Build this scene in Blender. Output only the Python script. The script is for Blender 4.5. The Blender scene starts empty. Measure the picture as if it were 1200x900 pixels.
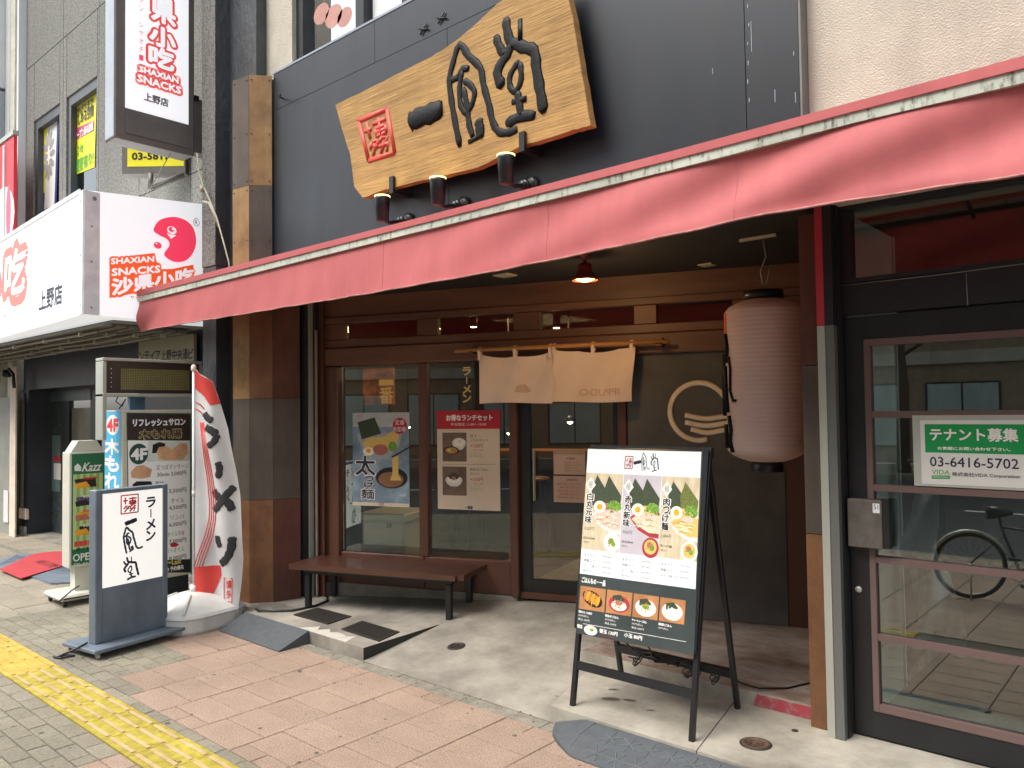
import bpy, math, random
from mathutils import Vector as V, Matrix
sc = bpy.context.scene; col = sc.collection
R = math.radians; rnd = random.Random(7)
sin, cos, pi = math.sin, math.cos, math.pi
# ---------------------------------------------------------------- camera
F, H = 917.0, 1.65                       # focal length in photo pixels (1200 wide), eye height
yaw, pit, rol = R(-41.4), R(1.888), R(-0.766)
fw = V((sin(yaw)*cos(pit), cos(yaw)*cos(pit), sin(pit)))
r0 = V((cos(yaw), -sin(yaw), 0)); u0 = r0.cross(fw)
rt = r0*cos(rol) + u0*sin(rol); upv = u0*cos(rol) - r0*sin(rol)
cd = bpy.data.cameras.new('camera'); cam = bpy.data.objects.new('camera', cd); col.objects.link(cam)
cd.sensor_width = 36; cd.lens = F/1200*36; cd.clip_start = .05; cd.clip_end = 500
CM = Matrix((rt, upv, -fw)).transposed().to_4x4(); CM.translation = V((0, 0, H)); cam.matrix_world = CM
sc.camera = cam
# ---------------------------------------------------------------- sky, sun, exposure
SUN_EL, SUN_DIR = 56, V((-.40, -.92))
w = bpy.data.worlds.new('World'); sc.world = w; w.use_nodes = True
nt = w.node_tree; sky = nt.nodes.new('ShaderNodeTexSky'); sky.sky_type = 'NISHITA'; sky.sun_disc = False
sky.sun_elevation = R(SUN_EL); sky.sun_rotation = math.atan2(SUN_DIR.x, SUN_DIR.y)
sky.air_density = 1.0; sky.dust_density = 4.0; sky.ozone_density = 1.0
hs = nt.nodes.new('ShaderNodeHueSaturation'); hs.inputs['Saturation'].default_value = .38
nt.links.new(sky.outputs[0], hs.inputs['Color']); nt.links.new(hs.outputs[0], nt.nodes['Background'].inputs[0])
nt.nodes['Background'].inputs[1].default_value = .15
sd = bpy.data.lights.new('sun', 'SUN'); sd.energy = .85; sd.angle = R(30); sd.color = (1, .96, .9)
sun = bpy.data.objects.new('sun', sd); col.objects.link(sun)
sv = V((SUN_DIR.x*cos(R(SUN_EL)), SUN_DIR.y*cos(R(SUN_EL)), sin(R(SUN_EL))))
sun.rotation_euler = sv.to_track_quat('Z', 'Y').to_euler()
sc.view_settings.view_transform = 'Standard'; sc.view_settings.look = 'None'; sc.view_settings.gamma = 1
sc.view_settings.exposure = 1.4
sc.cycles.max_bounces = 8; sc.cycles.transparent_max_bounces = 12

# ---------------------------------------------------------------- measuring helpers
CO = V((0, 0, H))
def ray(x, y): return rt*((x-600)/F) - upv*((y-450)/F) + fw
def hit(x, y, P, n):
    d = ray(x, y); return CO + d*((V(P)-CO).dot(n)/d.dot(n))
def onX(x, y, X): return hit(x, y, (X, 0, 0), V((1, 0, 0)))
def onY(x, y, Y): return hit(x, y, (0, Y, 0), V((0, 1, 0)))
def onZ(x, y, Z): return hit(x, y, (0, 0, Z), V((0, 0, 1)))
def frame(O, u, v=(0, 0, 1)):
    u = V(u).normalized(); v = V(v).normalized(); n = u.cross(v)
    m = Matrix((u, v, n)).transposed().to_4x4(); m.translation = V(O); return m
def proj(P):
    c = V(P)-CO; z = c.dot(fw)
    return (600+F*c.dot(rt)/z, 450-F*c.dot(upv)/z) if z > .05 else (-9999, -9999)

# ---------------------------------------------------------------- materials
MATS = {}
def hexc(h):
    c = [int(h[i:i+2], 16)/255 for i in (0, 2, 4)]
    return tuple(x/12.92 if x <= .04045 else ((x+.055)/1.055)**2.4 for x in c)
def mat(name, c, rough=.6, var=.12, scale=6, bump=0, bscale=80, metal=0, emit=0, stretch=(1, 1, 1), rand=0, c2=None, det=6, spec=.5, coat=0, lo=.35, hi=.65, grime=0, streak=0):
    if name in MATS: return MATS[name]
    c = hexc(c) if isinstance(c, str) else c
    m = bpy.data.materials.new(name); m.use_nodes = True; t = m.node_tree; L = t.links.new
    b = t.nodes['Principled BSDF']; b.inputs['Roughness'].default_value = rough; b.inputs['Metallic'].default_value = metal
    b.inputs['Specular IOR Level'].default_value = spec; b.inputs['Coat Weight'].default_value = coat
    b.inputs['Base Color'].default_value = (*c, 1)
    g = t.nodes.new('ShaderNodeNewGeometry'); mp = t.nodes.new('ShaderNodeMapping'); mp.inputs['Scale'].default_value = stretch
    L(g.outputs['Position'], mp.inputs[0])
    if var or c2:
        n = t.nodes.new('ShaderNodeTexNoise'); n.inputs['Scale'].default_value = scale; n.inputs['Detail'].default_value = det
        n.inputs['Roughness'].default_value = .65
        L(mp.outputs[0], n.inputs['Vector'])
        rp = t.nodes.new('ShaderNodeValToRGB'); e = rp.color_ramp.elements
        e[0].position = lo; e[1].position = hi
        if c2:
            q = hexc(c2) if isinstance(c2, str) else c2
            e[0].color = (*q, 1); e[1].color = (*c, 1)
        else:
            e[0].color = (*[x*(1-var) for x in c], 1); e[1].color = (*[min(1, x*(1+var)) for x in c], 1)
        L(n.outputs[0], rp.inputs[0]); out = rp.outputs[0]
        if rand:
            oi = t.nodes.new('ShaderNodeObjectInfo'); mr = t.nodes.new('ShaderNodeMapRange')
            mr.inputs['To Min'].default_value = 1-rand; mr.inputs['To Max'].default_value = 1+rand
            L(oi.outputs['Random'], mr.inputs['Value'])
            h2 = t.nodes.new('ShaderNodeHueSaturation'); L(mr.outputs[0], h2.inputs['Value']); L(out, h2.inputs['Color']); out = h2.outputs[0]
        if grime:
            m2 = t.nodes.new('ShaderNodeMapping'); m2.inputs['Scale'].default_value = (1, 1, .12) if streak else (1, 1, 1); L(g.outputs['Position'], m2.inputs[0])
            n3 = t.nodes.new('ShaderNodeTexNoise'); n3.inputs['Scale'].default_value = streak or 1.6; n3.inputs['Detail'].default_value = 9; n3.inputs['Roughness'].default_value = .72; L(m2.outputs[0], n3.inputs['Vector'])
            r3 = t.nodes.new('ShaderNodeMapRange'); r3.inputs['From Min'].default_value = .34; r3.inputs['From Max'].default_value = .62; r3.inputs['To Min'].default_value = 1-grime; r3.inputs['To Max'].default_value = 1.03; L(n3.outputs[0], r3.inputs['Value'])
            x3 = t.nodes.new('ShaderNodeVectorMath'); x3.operation = 'SCALE'; L(out, x3.inputs[0]); L(r3.outputs[0], x3.inputs['Scale']); out = x3.outputs[0]
            r4 = t.nodes.new('ShaderNodeMapRange'); r4.inputs['To Min'].default_value = min(1, rough+.2); r4.inputs['To Max'].default_value = rough; L(n3.outputs[0], r4.inputs['Value']); L(r4.outputs[0], b.inputs['Roughness'])
        L(out, b.inputs['Base Color'])
    if emit:
        if var or c2: L(out, b.inputs['Emission Color'])
        else: b.inputs['Emission Color'].default_value = (*c, 1)
        b.inputs['Emission Strength'].default_value = emit
    if bump:
        n2 = t.nodes.new('ShaderNodeTexNoise'); n2.inputs['Scale'].default_value = bscale; n2.inputs['Detail'].default_value = 4
        L(mp.outputs[0], n2.inputs['Vector'])
        bp = t.nodes.new('ShaderNodeBump'); bp.inputs['Strength'].default_value = bump; bp.inputs['Distance'].default_value = .01
        L(n2.outputs[0], bp.inputs['Height']); L(bp.outputs[0], b.inputs['Normal'])
    MATS[name] = m; return m
def glass(name, tint=(.88, .93, .9), ior=1.75, tr=.95, rough=0.0):
    if name in MATS: return MATS[name]
    m = bpy.data.materials.new(name); m.use_nodes = True; t = m.node_tree; L = t.links.new
    t.nodes.remove(t.nodes['Principled BSDF']); o = t.nodes['Material Output']
    a = t.nodes.new('ShaderNodeBsdfTransparent'); a.inputs[0].default_value = (*[x*tr for x in tint], 1)
    g = t.nodes.new('ShaderNodeBsdfGlossy'); g.inputs['Roughness'].default_value = rough; g.inputs[0].default_value = (.95, 1, .98, 1)
    f = t.nodes.new('ShaderNodeFresnel'); f.inputs[0].default_value = ior
    x = t.nodes.new('ShaderNodeMixShader'); L(f.outputs[0], x.inputs[0]); L(a.outputs[0], x.inputs[1]); L(g.outputs[0], x.inputs[2]); L(x.outputs[0], o.inputs[0])
    MATS[name] = m; return m

# ---------------------------------------------------------------- objects
ROOT = {}                                 # object -> world matrix of its own frame
def props(o, label=None, cat=None, group=None, kind=None):
    if label: o['label'] = label
    if cat: o['category'] = cat
    if group: o['group'] = group
    if kind: o['kind'] = kind
    return o
def thing(name, label, cat, M=None, group=None):
    o = bpy.data.objects.new(name, None); col.objects.link(o); o.empty_display_size = .1
    M = M if M is not None else Matrix.Identity(4)
    if not isinstance(M, Matrix): M = Matrix.Translation(V(M))
    o.matrix_world = M; ROOT[o.name] = M.copy(); return props(o, label, cat, group)
class G:
    """collects shapes given in the frame M (default: world) and links them as one mesh"""
    def __init__(s, M=None): s.v = []; s.f = []; s.M = M if M is not None else Matrix.Identity(4); s.sm = []
    def add(s, vs, fs, smooth=False):
        k = len(s.v); s.v += [V(p) for p in vs]; s.f += [tuple(i+k for i in f) for f in fs]; s.sm += [smooth]*len(fs); return s
    def box(s, x0, x1, y0, y1, z0, z1, b=0):
        if b:
            b = min(b, (x1-x0)*.45, (y1-y0)*.45, (z1-z0)*.45)
            P = []; 
            for z, e in ((z0, b), (z0+b, 0), (z1-b, 0), (z1, b)):
                k = b*.6 if e == 0 else b
                if e == 0: P.append([(x0+b, y0, z), (x1-b, y0, z), (x1, y0+b, z), (x1, y1-b, z), (x1-b, y1, z), (x0+b, y1, z), (x0, y1-b, z), (x0, y0+b, z)])
                else: P.append([(x0+b*1.5, y0+b, z), (x1-b*1.5, y0+b, z), (x1-b, y0+b*1.5, z), (x1-b, y1-b*1.5, z), (x1-b*1.5, y1-b, z), (x0+b*1.5, y1-b, z), (x0+b, y1-b*1.5, z), (x0+b, y0+b*1.5, z)])
            vs = [p for r in P for p in r]; fs = []
            for i in range(3):
                for j in range(8): fs.append((i*8+j, i*8+(j+1) % 8, i*8+8+(j+1) % 8, i*8+8+j))
            fs += [tuple(range(7, -1, -1)), tuple(range(24, 32))]
            return s.add(vs, fs)
        vs = [(x, y, z) for z in (z0, z1) for y in (y0, y1) for x in (x0, x1)]
        return s.add(vs, [(0, 2, 3, 1), (4, 5, 7, 6), (0, 1, 5, 4), (2, 6, 7, 3), (0, 4, 6, 2), (1, 3, 7, 5)])
    def prism(s, pts, z0, z1, smooth=False):
        a = sum(pts[i][0]*pts[(i+1) % len(pts)][1]-pts[(i+1) % len(pts)][0]*pts[i][1] for i in range(len(pts)))
        if a < 0: pts = pts[::-1]
        n = len(pts); vs = [(p[0], p[1], z0) for p in pts]+[(p[0], p[1], z1) for p in pts]
        return s.add(vs, [tuple(range(n-1, -1, -1)), tuple(range(n, 2*n))]+[(i, (i+1) % n, n+(i+1) % n, n+i) for i in range(n)], smooth)
    def flat(s, pts, z):
        a = sum(pts[i][0]*pts[(i+1) % len(pts)][1]-pts[(i+1) % len(pts)][0]*pts[i][1] for i in range(len(pts)))
        if a < 0: pts = pts[::-1]
        return s.add([(p[0], p[1], z) for p in pts], [tuple(range(len(pts)))])
    def ell(s, cx, cy, rx, ry, z, n=20, rot=0, z0=None):
        p = [(cx+rx*cos(t)*cos(rot)-ry*sin(t)*sin(rot), cy+rx*cos(t)*sin(rot)+ry*sin(t)*cos(rot)) for t in [2*pi*i/n for i in range(n)]]
        return s.flat(p, z) if z0 is None else s.prism(p, z0, z)
    def tube(s, pts, r, n=8, caps=True, flat_n=None, h=None, smooth=True):
        pts = [V(p) for p in pts]; vs = []; fs = []; N = len(pts); up = None
        for i, p in enumerate(pts):
            d = (pts[min(i+1, N-1)]-pts[max(i-1, 0)]).normalized()
            if flat_n is not None: e2 = V(flat_n); e1 = d.cross(e2).normalized()
            else:
                if up is None: up = V((0, 0, 1)) if abs(d.z) < .9 else V((1, 0, 0))
                e1 = d.cross(up).normalized(); e2 = e1.cross(d).normalized(); up = e2
            rr = r[i] if isinstance(r, (list, tuple)) else r; hh = h if h else rr
            for k in range(n):
                a = 2*pi*k/n; vs.append(p+e1*(rr*cos(a))+e2*(hh*sin(a)))
        for i in range(N-1):
            for k in range(n): fs.append((i*n+k, (i+1)*n+k, (i+1)*n+(k+1) % n, i*n+(k+1) % n))
        if caps: fs += [tuple(range(n)), tuple(range((N-1)*n+n-1, (N-1)*n-1, -1))]
        return s.add(vs, fs, smooth)
    def lathe(s, prof, c=(0, 0, 0), n=24, axis='Z', smooth=True):
        vs = []; fs = []
        for (r, z) in prof:
            for k in range(n):
                a = 2*pi*k/n; p = V((r*cos(a), r*sin(a), z))
                if axis == 'X': p = V((p.z, p.x, p.y))
                if axis == 'Y': p = V((p.y, p.z, p.x))
                vs.append(p+V(c))
        m = len(prof)
        for i in range(m-1):
            for k in range(n): fs.append((i*n+k, i*n+(k+1) % n, (i+1)*n+(k+1) % n, (i+1)*n+k))
        fs += [tuple(range(n-1, -1, -1)), tuple(range((m-1)*n, m*n))]
        return s.add(vs, fs, smooth)
    def grid(s, fn, nu, nv, smooth=True, thick=None):
        vs = [fn(i/nu, j/nv) for j in range(nv+1) for i in range(nu+1)]
        fs = [(j*(nu+1)+i, j*(nu+1)+i+1, (j+1)*(nu+1)+i+1, (j+1)*(nu+1)+i) for j in range(nv) for i in range(nu)]
        s.add(vs, fs, smooth)
        if thick is not None:
            t = V(thick); s.add([V(p)+t for p in vs], [f[::-1] for f in fs], smooth)
            rim = [i for i in range(nu+1)]+[j*(nu+1)+nu for j in range(1, nv+1)]+[nv*(nu+1)+i for i in range(nu-1, -1, -1)]+[j*(nu+1) for j in range(nv-1, 0, -1)]
            n = len(rim); s.add([vs[i] for i in rim]+[V(vs[i])+t for i in rim], [(k, n+k, n+(k+1) % n, (k+1) % n) for k in range(n)])
        return s
    def stroke(s, pts, wd, z0, h, n=6, k=3, taper=True):
        P = [V((p[0], p[1], z0)) for p in pts]
        if k > 1 and len(P) > 2:                     # Catmull-Rom smoothing
            Q = []
            for i in range(len(P)-1):
                a, b, c, d = P[max(i-1, 0)], P[i], P[i+1], P[min(i+2, len(P)-1)]
                for j in range(k):
                    t = j/k; Q.append(.5*((2*b)+(c-a)*t+(2*a-5*b+4*c-d)*t*t+(3*b-3*c+d-a)*t**3))
            P = Q+[P[-1]]
        m = len(P); r = [wd*.5*((.62 if (i in (0, m-1) and taper) else 1)*(1+.12*sin(i*2.3))) for i in range(m)]
        return s.tube(P, r, n, flat_n=(0, 0, 1), h=h)
    def build(s, name, material, parent=None, kind=None, label=None, **kw):
        if not s.v: return None
        R0 = ROOT[parent.name] if parent is not None else Matrix.Identity(4)
        T = R0.inverted() @ s.M; me = bpy.data.meshes.new(name)
        me.from_pydata([tuple(T @ p) for p in s.v], [], s.f); me.materials.append(material)
        if any(s.sm): me.polygons.foreach_set('use_smooth', s.sm)
        me.update(); o = bpy.data.objects.new(name, me); col.objects.link(o)
        if parent is not None: o.parent = parent
        ROOT[o.name] = R0
        return props(o, label, kw.get('cat'), kw.get('group'), kind)
def struct(name, g, m, label=None): return g.build(name, m, None, 'structure', label)
def kids(o): return [c for c in sc.objects if c.parent == o]
def dup(o, M, label, group):
    r = o.copy(); col.objects.link(r); r.matrix_world = M; ROOT[r.name] = M; r['label'] = label; r['group'] = group
    for c in kids(o):
        d = c.copy(); col.objects.link(d); d.parent = r; ROOT[d.name] = M
        for e in kids(c):
            k = e.copy(); col.objects.link(k); k.parent = d; ROOT[k.name] = M
    return r

# lettering: built-in font turned into flat mesh, fitted into a box of the plane
GC = {}
def glyphs(s):
    if s in GC: return GC[s]
    c = bpy.data.curves.new('lettering', 'FONT'); c.body = s; c.size = 1; c.resolution_u = 2
    o = bpy.data.objects.new('lettering', c); col.objects.link(o)
    me = bpy.data.meshes.new_from_object(o.evaluated_get(bpy.context.evaluated_depsgraph_get()))
    vs = [tuple(v.co) for v in me.vertices]; fs = [tuple(p.vertices) for p in me.polygons]
    bpy.data.objects.remove(o); bpy.data.curves.remove(c); bpy.data.meshes.remove(me)
    GC[s] = (vs, fs); return GC[s]
LAYER = .0008
def text(g, s, x0, y0, x1, y1, z, bold=0, vert=False, ext=0, shear=0, mirror=False, tilt=0):
    """write s into the box x0..x1, y0..y1 (y1 = top) at height z"""
    if vert:
        n = len(s); hgt = (y1-y0)/n
        for i, ch in enumerate(s):
            if ch == ' ': continue
            b = y1-hgt*(i+1)
            if ch == 'ー': g.box((x0+x1)/2-(x1-x0)*.06, (x0+x1)/2+(x1-x0)*.06, b+hgt*.12, b+hgt*.88, z, z+.0004)
            else: text(g, ch, x0, b+hgt*.06, x1, b+hgt*.94, z, bold, ext=ext, shear=shear)
        return
    vs, fs = glyphs(s)
    if not vs: return
    ax = min(v[0] for v in vs); bx = max(v[0] for v in vs); ay = min(v[1] for v in vs); by = max(v[1] for v in vs)
    sx = (x1-x0)/max(bx-ax, 1e-6); sy = (y1-y0)/max(by-ay, .25)
    offs = [(0, 0)] if not bold else [(bold*cos(a), bold*sin(a)) for a in [2*pi*i/(8 if bold < .006 else 12) for i in range(8 if bold < .006 else 12)]]+[(0, 0)]
    for k, (dx, dy) in enumerate(offs):
        P = []
        for v in vs:
            X = (v[0]-ax)*sx; Y = (v[1]-ay)*sy
            if mirror: X = (x1-x0)-X
            P.append((x0+dx+X+shear*Y, y0+dy+Y+tilt*(X-(x1-x0)/2), z+k*.00003))
        g.add(P, [f[::-1] for f in fs] if mirror else fs)
        if ext:
            pass
# brush lettering of the shop name, strokes in a 1000-unit box traced from the board
BRUSH = {'one': [([(322, 462), (345, 448), (400, 428), (446, 408)], 62)],
 'wind': [([(512, 552), (495, 470), (480, 380), (472, 300), (486, 235), (510, 168), (545, 212), (588, 255), (600, 320), (620, 392), (635, 460), (660, 498), (700, 498), (728, 486)], 15),
          ([(474, 302), (503, 292), (520, 262), (546, 258)], 14), ([(520, 265), (510, 330), (514, 395), (535, 425), (558, 390), (566, 345), (545, 315), (525, 305)], 13),
          ([(524, 330), (538, 400), (546, 470), (562, 518)], 14), ([(544, 536), (580, 516)], 15), ([(580, 450), (586, 480), (590, 520)], 22)],
 'hall': [([(684, 68), (692, 130), (712, 182)], 20), ([(738, 72), (738, 155)], 17), ([(645, 135), (665, 185), (680, 205)], 18),
          ([(672, 328), (652, 272), (688, 205), (712, 165), (750, 178), (790, 192), (800, 260), (815, 350), (828, 425)], 22),
          ([(735, 228), (702, 280), (700, 325), (720, 345), (742, 300), (738, 235)], 13), ([(728, 345), (735, 395), (742, 435)], 16),
          ([(708, 385), (762, 372)], 17), ([(685, 466), (745, 438), (795, 436)], 20)]}
def brush(g, key, x0, y0, x1, y1, z, h, wscale=1.0):
    P = [p for st, _ in BRUSH[key] for p in st]
    ax, bx = min(p[0] for p in P), max(p[0] for p in P); ay, by = min(p[1] for p in P), max(p[1] for p in P)
    sx = (x1-x0)/(bx-ax); sy = (y1-y0)/max(by-ay, 1) if key != 'one' else (y1-y0)/60
    q = min(abs(sx), abs(sy))
    for st, wd in BRUSH[key]:
        g.stroke([(x0+(p[0]-ax)*sx, y1-(p[1]-ay)*sy) for p in st], wd*q*wscale, z, h)

# a board: a thing whose frame is x along it, y up it, z out of its face; px corners of the photograph are turned into its own coordinates
class Board:
    def __init__(s, name, label, cat, O, u, v=(0, 0, 1), group=None, parent=None):
        s.M = frame(O, u, v); s.inv = s.M.inverted(); s.n = s.M.col[2].to_3d(); s.O = V(O)
        s.t = parent if parent is not None else thing(name, label, cat, s.M, group); s.acc = {}; s.z = LAYER
    def p(s, x, y, off=0):
        q = s.inv @ hit(x, y, s.O+s.n*off, s.n); return (q.x, q.y)
    def g(s, name, m, label=None):
        k = (name, m.name)
        if k not in s.acc: s.acc[k] = (G(s.M), name, m, label)
        return s.acc[k][0]
    def quad(s, name, m, x0, y0, x1, y1, z=None, th=0, z1=None):
        a = s.p(x0, y0); b = s.p(x1, y1); z = s.z if z is None else z
        if z1 is None: s.g(name, m).flat([(a[0], b[1]), (b[0], b[1]), (b[0], a[1]), (a[0], a[1])], z)
        else: s.g(name, m).box(a[0], b[0], b[1], a[1], z, z1)
        return a, b
    def txt(s, st, m, x0, y0, x1, y1, z=None, **k):
        xc, yc = (x0+x1)/2, (y0+y1)/2
        text(s.g('lettering', m), st, s.p(x0, yc)[0], s.p(xc, y1)[1], s.p(x1, yc)[0], s.p(xc, y0)[1], s.z*2 if z is None else z, **k)
    def done(s, parent=None):
        for g, name, m, label in s.acc.values(): g.build(name, m, parent or s.t, 'stuff' if name.startswith('printed') and name != 'printed_sheet' else None, label=label)
        s.acc = {}
# ================================================================= MATERIALS IN USE
m_joint = mat('joint_sand', '4f493f', .95, .2, 20)
m_pink = mat('pink_granite_paver', 'a9917f', .88, .3, 130, bump=.35, bscale=260, rand=.07, c2='7e6c5c', det=3, lo=.36, hi=.58, grime=.22)
m_gray = mat('gray_paver', '857f6e', .9, .2, 60, bump=.2, bscale=200, rand=.12, grime=.25)
m_pale = mat('pale_paver', '978e7d', .9, .16, 40, bump=.2, bscale=200, rand=.08, grime=.25)
m_yel = mat('yellow_tactile', 'aa9a3a', .85, .25, 14, bump=.15, bscale=120, rand=.05, grime=.3, streak=5)
m_yelb = mat('yellow_tactile_bar', 'bda276', .8, .15, 14, grime=.3)
m_yelo = mat('worn_yellow_tactile', 'b99a45', .85, .2, 12, bump=.2, bscale=120, rand=.06)
m_conc = mat('entrance_concrete', 'a59f92', .8, .2, 2.2, bump=.12, bscale=60, c2='6f695f', lo=.3, hi=.68, grime=.3)
m_concr = mat('pale_slab_concrete', 'a8a294', .85, .2, 3, bump=.15, bscale=70, c2='827c70', lo=.3, hi=.6, grime=.25)
m_dais = mat('stained_concrete', '9a9188', .65, .2, 3.5, bump=.1, bscale=50, c2='705a4b', lo=.36, hi=.62, stretch=(1, 1.9, 1))
m_kerb = mat('kerb_stone', '8b8578', .9, .2, 14, bump=.3, bscale=90, c2='6d6a5c', rand=.06)
m_asph = mat('asphalt', (.05, .05, .052), .9, .2, 30, bump=.3, bscale=150)
m_clad = mat('blue_black_cladding', '1b242e', .3, .18, 1.1, bump=.02, bscale=5, c2='10161c', lo=.3, hi=.7, spec=.6, grime=.35, streak=3)
m_stuc = mat('beige_stucco', 'bdb6a6', .9, .08, 4, bump=.7, bscale=115, grime=.14, streak=1.5)
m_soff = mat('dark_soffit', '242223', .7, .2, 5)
m_br1 = mat('brown_wood_frame', '59392c', .42, .25, 3, stretch=(1, 1, .15), bump=.05, bscale=40)
m_br2 = mat('brown_beam_wood', '664534', .5, .25, 4, stretch=(.2, .2, 1.5), bump=.05, bscale=40)
m_cop = mat('orange_patina_panel', '906844', .5, .3, 3.5, c2='6b4530', lo=.3, hi=.7, metal=.25, bump=.03, bscale=30, grime=.3, streak=4)
m_red = mat('russet_panel', '6f4536', .5, .3, 3.5, c2='54352b', lo=.3, hi=.7, metal=.25, bump=.03, bscale=30, grime=.3, streak=4)
m_pat = mat('gray_patina_panel', '635a50', .55, .2, 2.6, c2='504740', lo=.3, hi=.7, metal=.25, bump=.03, bscale=30, grime=.3, streak=4)
m_pato = mat('ochre_patina_panel', 'a98657', .5, .3, 5, c2='8a6a45', lo=.35, hi=.65, metal=.2, bump=.03, bscale=30, grime=.3, streak=4)
m_ss = mat('brushed_steel', 'b2b5ab', .35, .1, 3, metal=.45, stretch=(1, 1, .05))
m_dk = mat('dark_aluminium', '2c2d2f', .4, .1, 5, metal=.3)
m_blk = mat('black_metal', '1c1d1f', .38, .15, 8)
m_gl = glass('window_glass'); m_gl2 = glass('tenant_glass', ior=2.1, tr=.92)
m_dw = mat('charcoal_wall', '62605e', .6, .2, 3, bump=.08, bscale=14, c2='4b4948', lo=.3, hi=.7, grime=.25)
m_wh = mat('white_plastic', 'd9dad6', .45, .04, 5)
m_cream = mat('cream_line', 'e6d3bf', .6, .1, 6)
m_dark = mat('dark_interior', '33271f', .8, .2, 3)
m_redt = mat('red_upper_post', 'b0303c', .5, .1, 4)
m_stone = mat('grey_speckled_stone', '8b8a83', .8, .4, 60, bump=.4, bscale=110, c2='5c5d58', lo=.4, hi=.58, rand=.05, det=3, grime=.15, streak=1)
m_emboss = mat('embossed_dark_stone', '46494b', .4, .2, 6, bump=1.0, bscale=26, stretch=(1, 1, .55))
m_white = mat('white_paint', 'd8dad8', .6, .04, 3)

# ================================================================= GROUND
st = R(20); SU = V((cos(st), sin(st), 0)); SN = V((sin(st), -cos(st), 0)); S0 = V((-2.7, 5.06, 0))
SM = frame(S0, SU)
def spt(s, z, n=0): return S0+SU*s+SN*n+V((0, 0, z))
def sy(x): return S0.y+(x-S0.x)*math.tan(st)      # depth of the shop front line at x
pav = struct('pavement', G().box(-30, 12, -1.6, 3.262, -.3, -.009), m_joint)
struct('road', G().box(-60, 40, -12, -1.62, -.5, -.12), m_asph)
struct('ground', G().box(-250, 250, -250, 250, -.9, -.6), m_asph)
struct('far_pavement', G().box(-60, 40, -15.5, -12.004, -.5, 0), m_gray)
g = G()
for i in range(-60, 40): g.box(i, i+.99, -1.75, -1.602, -.3, 0.0)
struct('road_kerb', g, m_kerb)
g = G()
for X in range(-28, 10, 1):
    if X % 2: g.box(X, X+.9, -6.9, -6.75, -.119, -.116)
struct('road_marking', g, m_white)

def tile_mesh(name, lx, ly, m, h=.012):
    b = .003; g = .0028; x0, x1, y0, y1 = g, lx-g, g, ly-g
    vs = [(x0, y0, -h), (x1, y0, -h), (x1, y1, -h), (x0, y1, -h), (x0, y0, -b), (x1, y0, -b), (x1, y1, -b), (x0, y1, -b), (x0+b, y0+b, 0), (x1-b, y0+b, 0), (x1-b, y1-b, 0), (x0+b, y1-b, 0)]
    fs = [(0, 1, 5, 4), (1, 2, 6, 5), (2, 3, 7, 6), (3, 0, 4, 7), (4, 5, 9, 8), (5, 6, 10, 9), (6, 7, 11, 10), (7, 4, 8, 11), (8, 9, 10, 11)]
    me = bpy.data.meshes.new(name); me.from_pydata(vs, [], fs); me.materials.append(m); return me
TM = {'pink': (tile_mesh('paving_slab', .3875, .196, m_pink), .3875, .196), 'gray': (tile_mesh('paving_block', .2, .0955, m_gray), .2, .0955),
      'pale': (tile_mesh('paving_slab', .3875, .196, m_pale), .3875, .196), 'far': (tile_mesh('paving_slab', .6, .3, m_pale), .6, .3)}
def inview(x, y, lim=10):
    a = proj((x, y, 0)); return -60 < a[0] < 1260 and 560 < a[1] < 960
rest = {}
def lay(kind, x, y):
    me, lx, ly = TM[kind]
    if inview(x+lx/2, y+ly/2):
        o = bpy.data.objects.new('paving_block' if kind in ('gray', 'ghalf', 'thin') else 'paving_slab', me); col.objects.link(o); o.parent = pav
        o.location = (x, y, rnd.uniform(-.0012, .0012)); o.rotation_euler = (rnd.uniform(-.002, .002), rnd.uniform(-.002, .002), 0)
    elif math.hypot(x, y) < 9:
        rest.setdefault(kind, G()).add([(v.co.x+x, v.co.y+y, v.co.z) for v in me.vertices], [tuple(p.vertices) for p in me.polygons])
TM['half'] = (tile_mesh('paving_slab', .19375, .098, m_pink), .19375, .098)
TM['gray'] = (tile_mesh('paving_block', .19375, .098, m_gray), .19375, .098)
TM['ghalf'] = (tile_mesh('paving_block', .096875, .098, m_gray), .096875, .098)
TM['thin'] = (tile_mesh('paving_block', .19375, .062, m_gray), .19375, .062)
KX, CW, HH = -4.02, .3875, .098
def edge_col(yc):                               # first pink column of a half-row
    return 0 if yc < 1.64 else (-2 if yc < 2.04 else (-1 if yc < 2.13 else (-3 if yc < 2.6 else -5)))
def rows(base, k0, k1):
    for k in range(k0, k1):
        y = base+k*HH; yc = y+HH/2; e = edge_col(yc)
        for i in range(e, 13):
            partner = k+1 if (k+i) % 2 == 0 else k-1
            ok = k0 <= partner < k1 and edge_col(base+partner*HH+HH/2) <= i
            if ok:
                if partner == k+1: lay('pink', KX+i*CW, y)
            else:
                for h in (0, 1): lay('half', KX+i*CW+h*CW/2, y)
        x = KX+e*CW
        if k % 2: x -= CW/4; lay('ghalf', x, y)
        while x > (-14 if base < 1.6 else -7.4):
            x -= CW/2
            if yc > 2.6:
                if x < -6.3: lay('pale' if k % 2 == 0 else 'none', x-CW/2, y); x -= CW/2; continue
            lay('gray', x, y)
TM['fhalf'] = (tile_mesh('paving_slab', .3, .3, m_pale), .3, .3); TM['none'] = (tile_mesh('paving_slab', .01, .01, m_pale), .01, .01)
rows(1.989, 0, 12); rows(1.63-33*HH, 0, 33)
x = -2.5
while x > -14: x -= CW/2; lay('thin', x, 1.926)
for i in range(14):
    for j in range(6): lay('far', -8.0-i*.6-(.3 if j % 2 else 0), 1.925+j*.3)
    if i == 0:
        for j in (1, 3, 5): lay('fhalf', -7.7, 1.925+j*.3)
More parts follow.
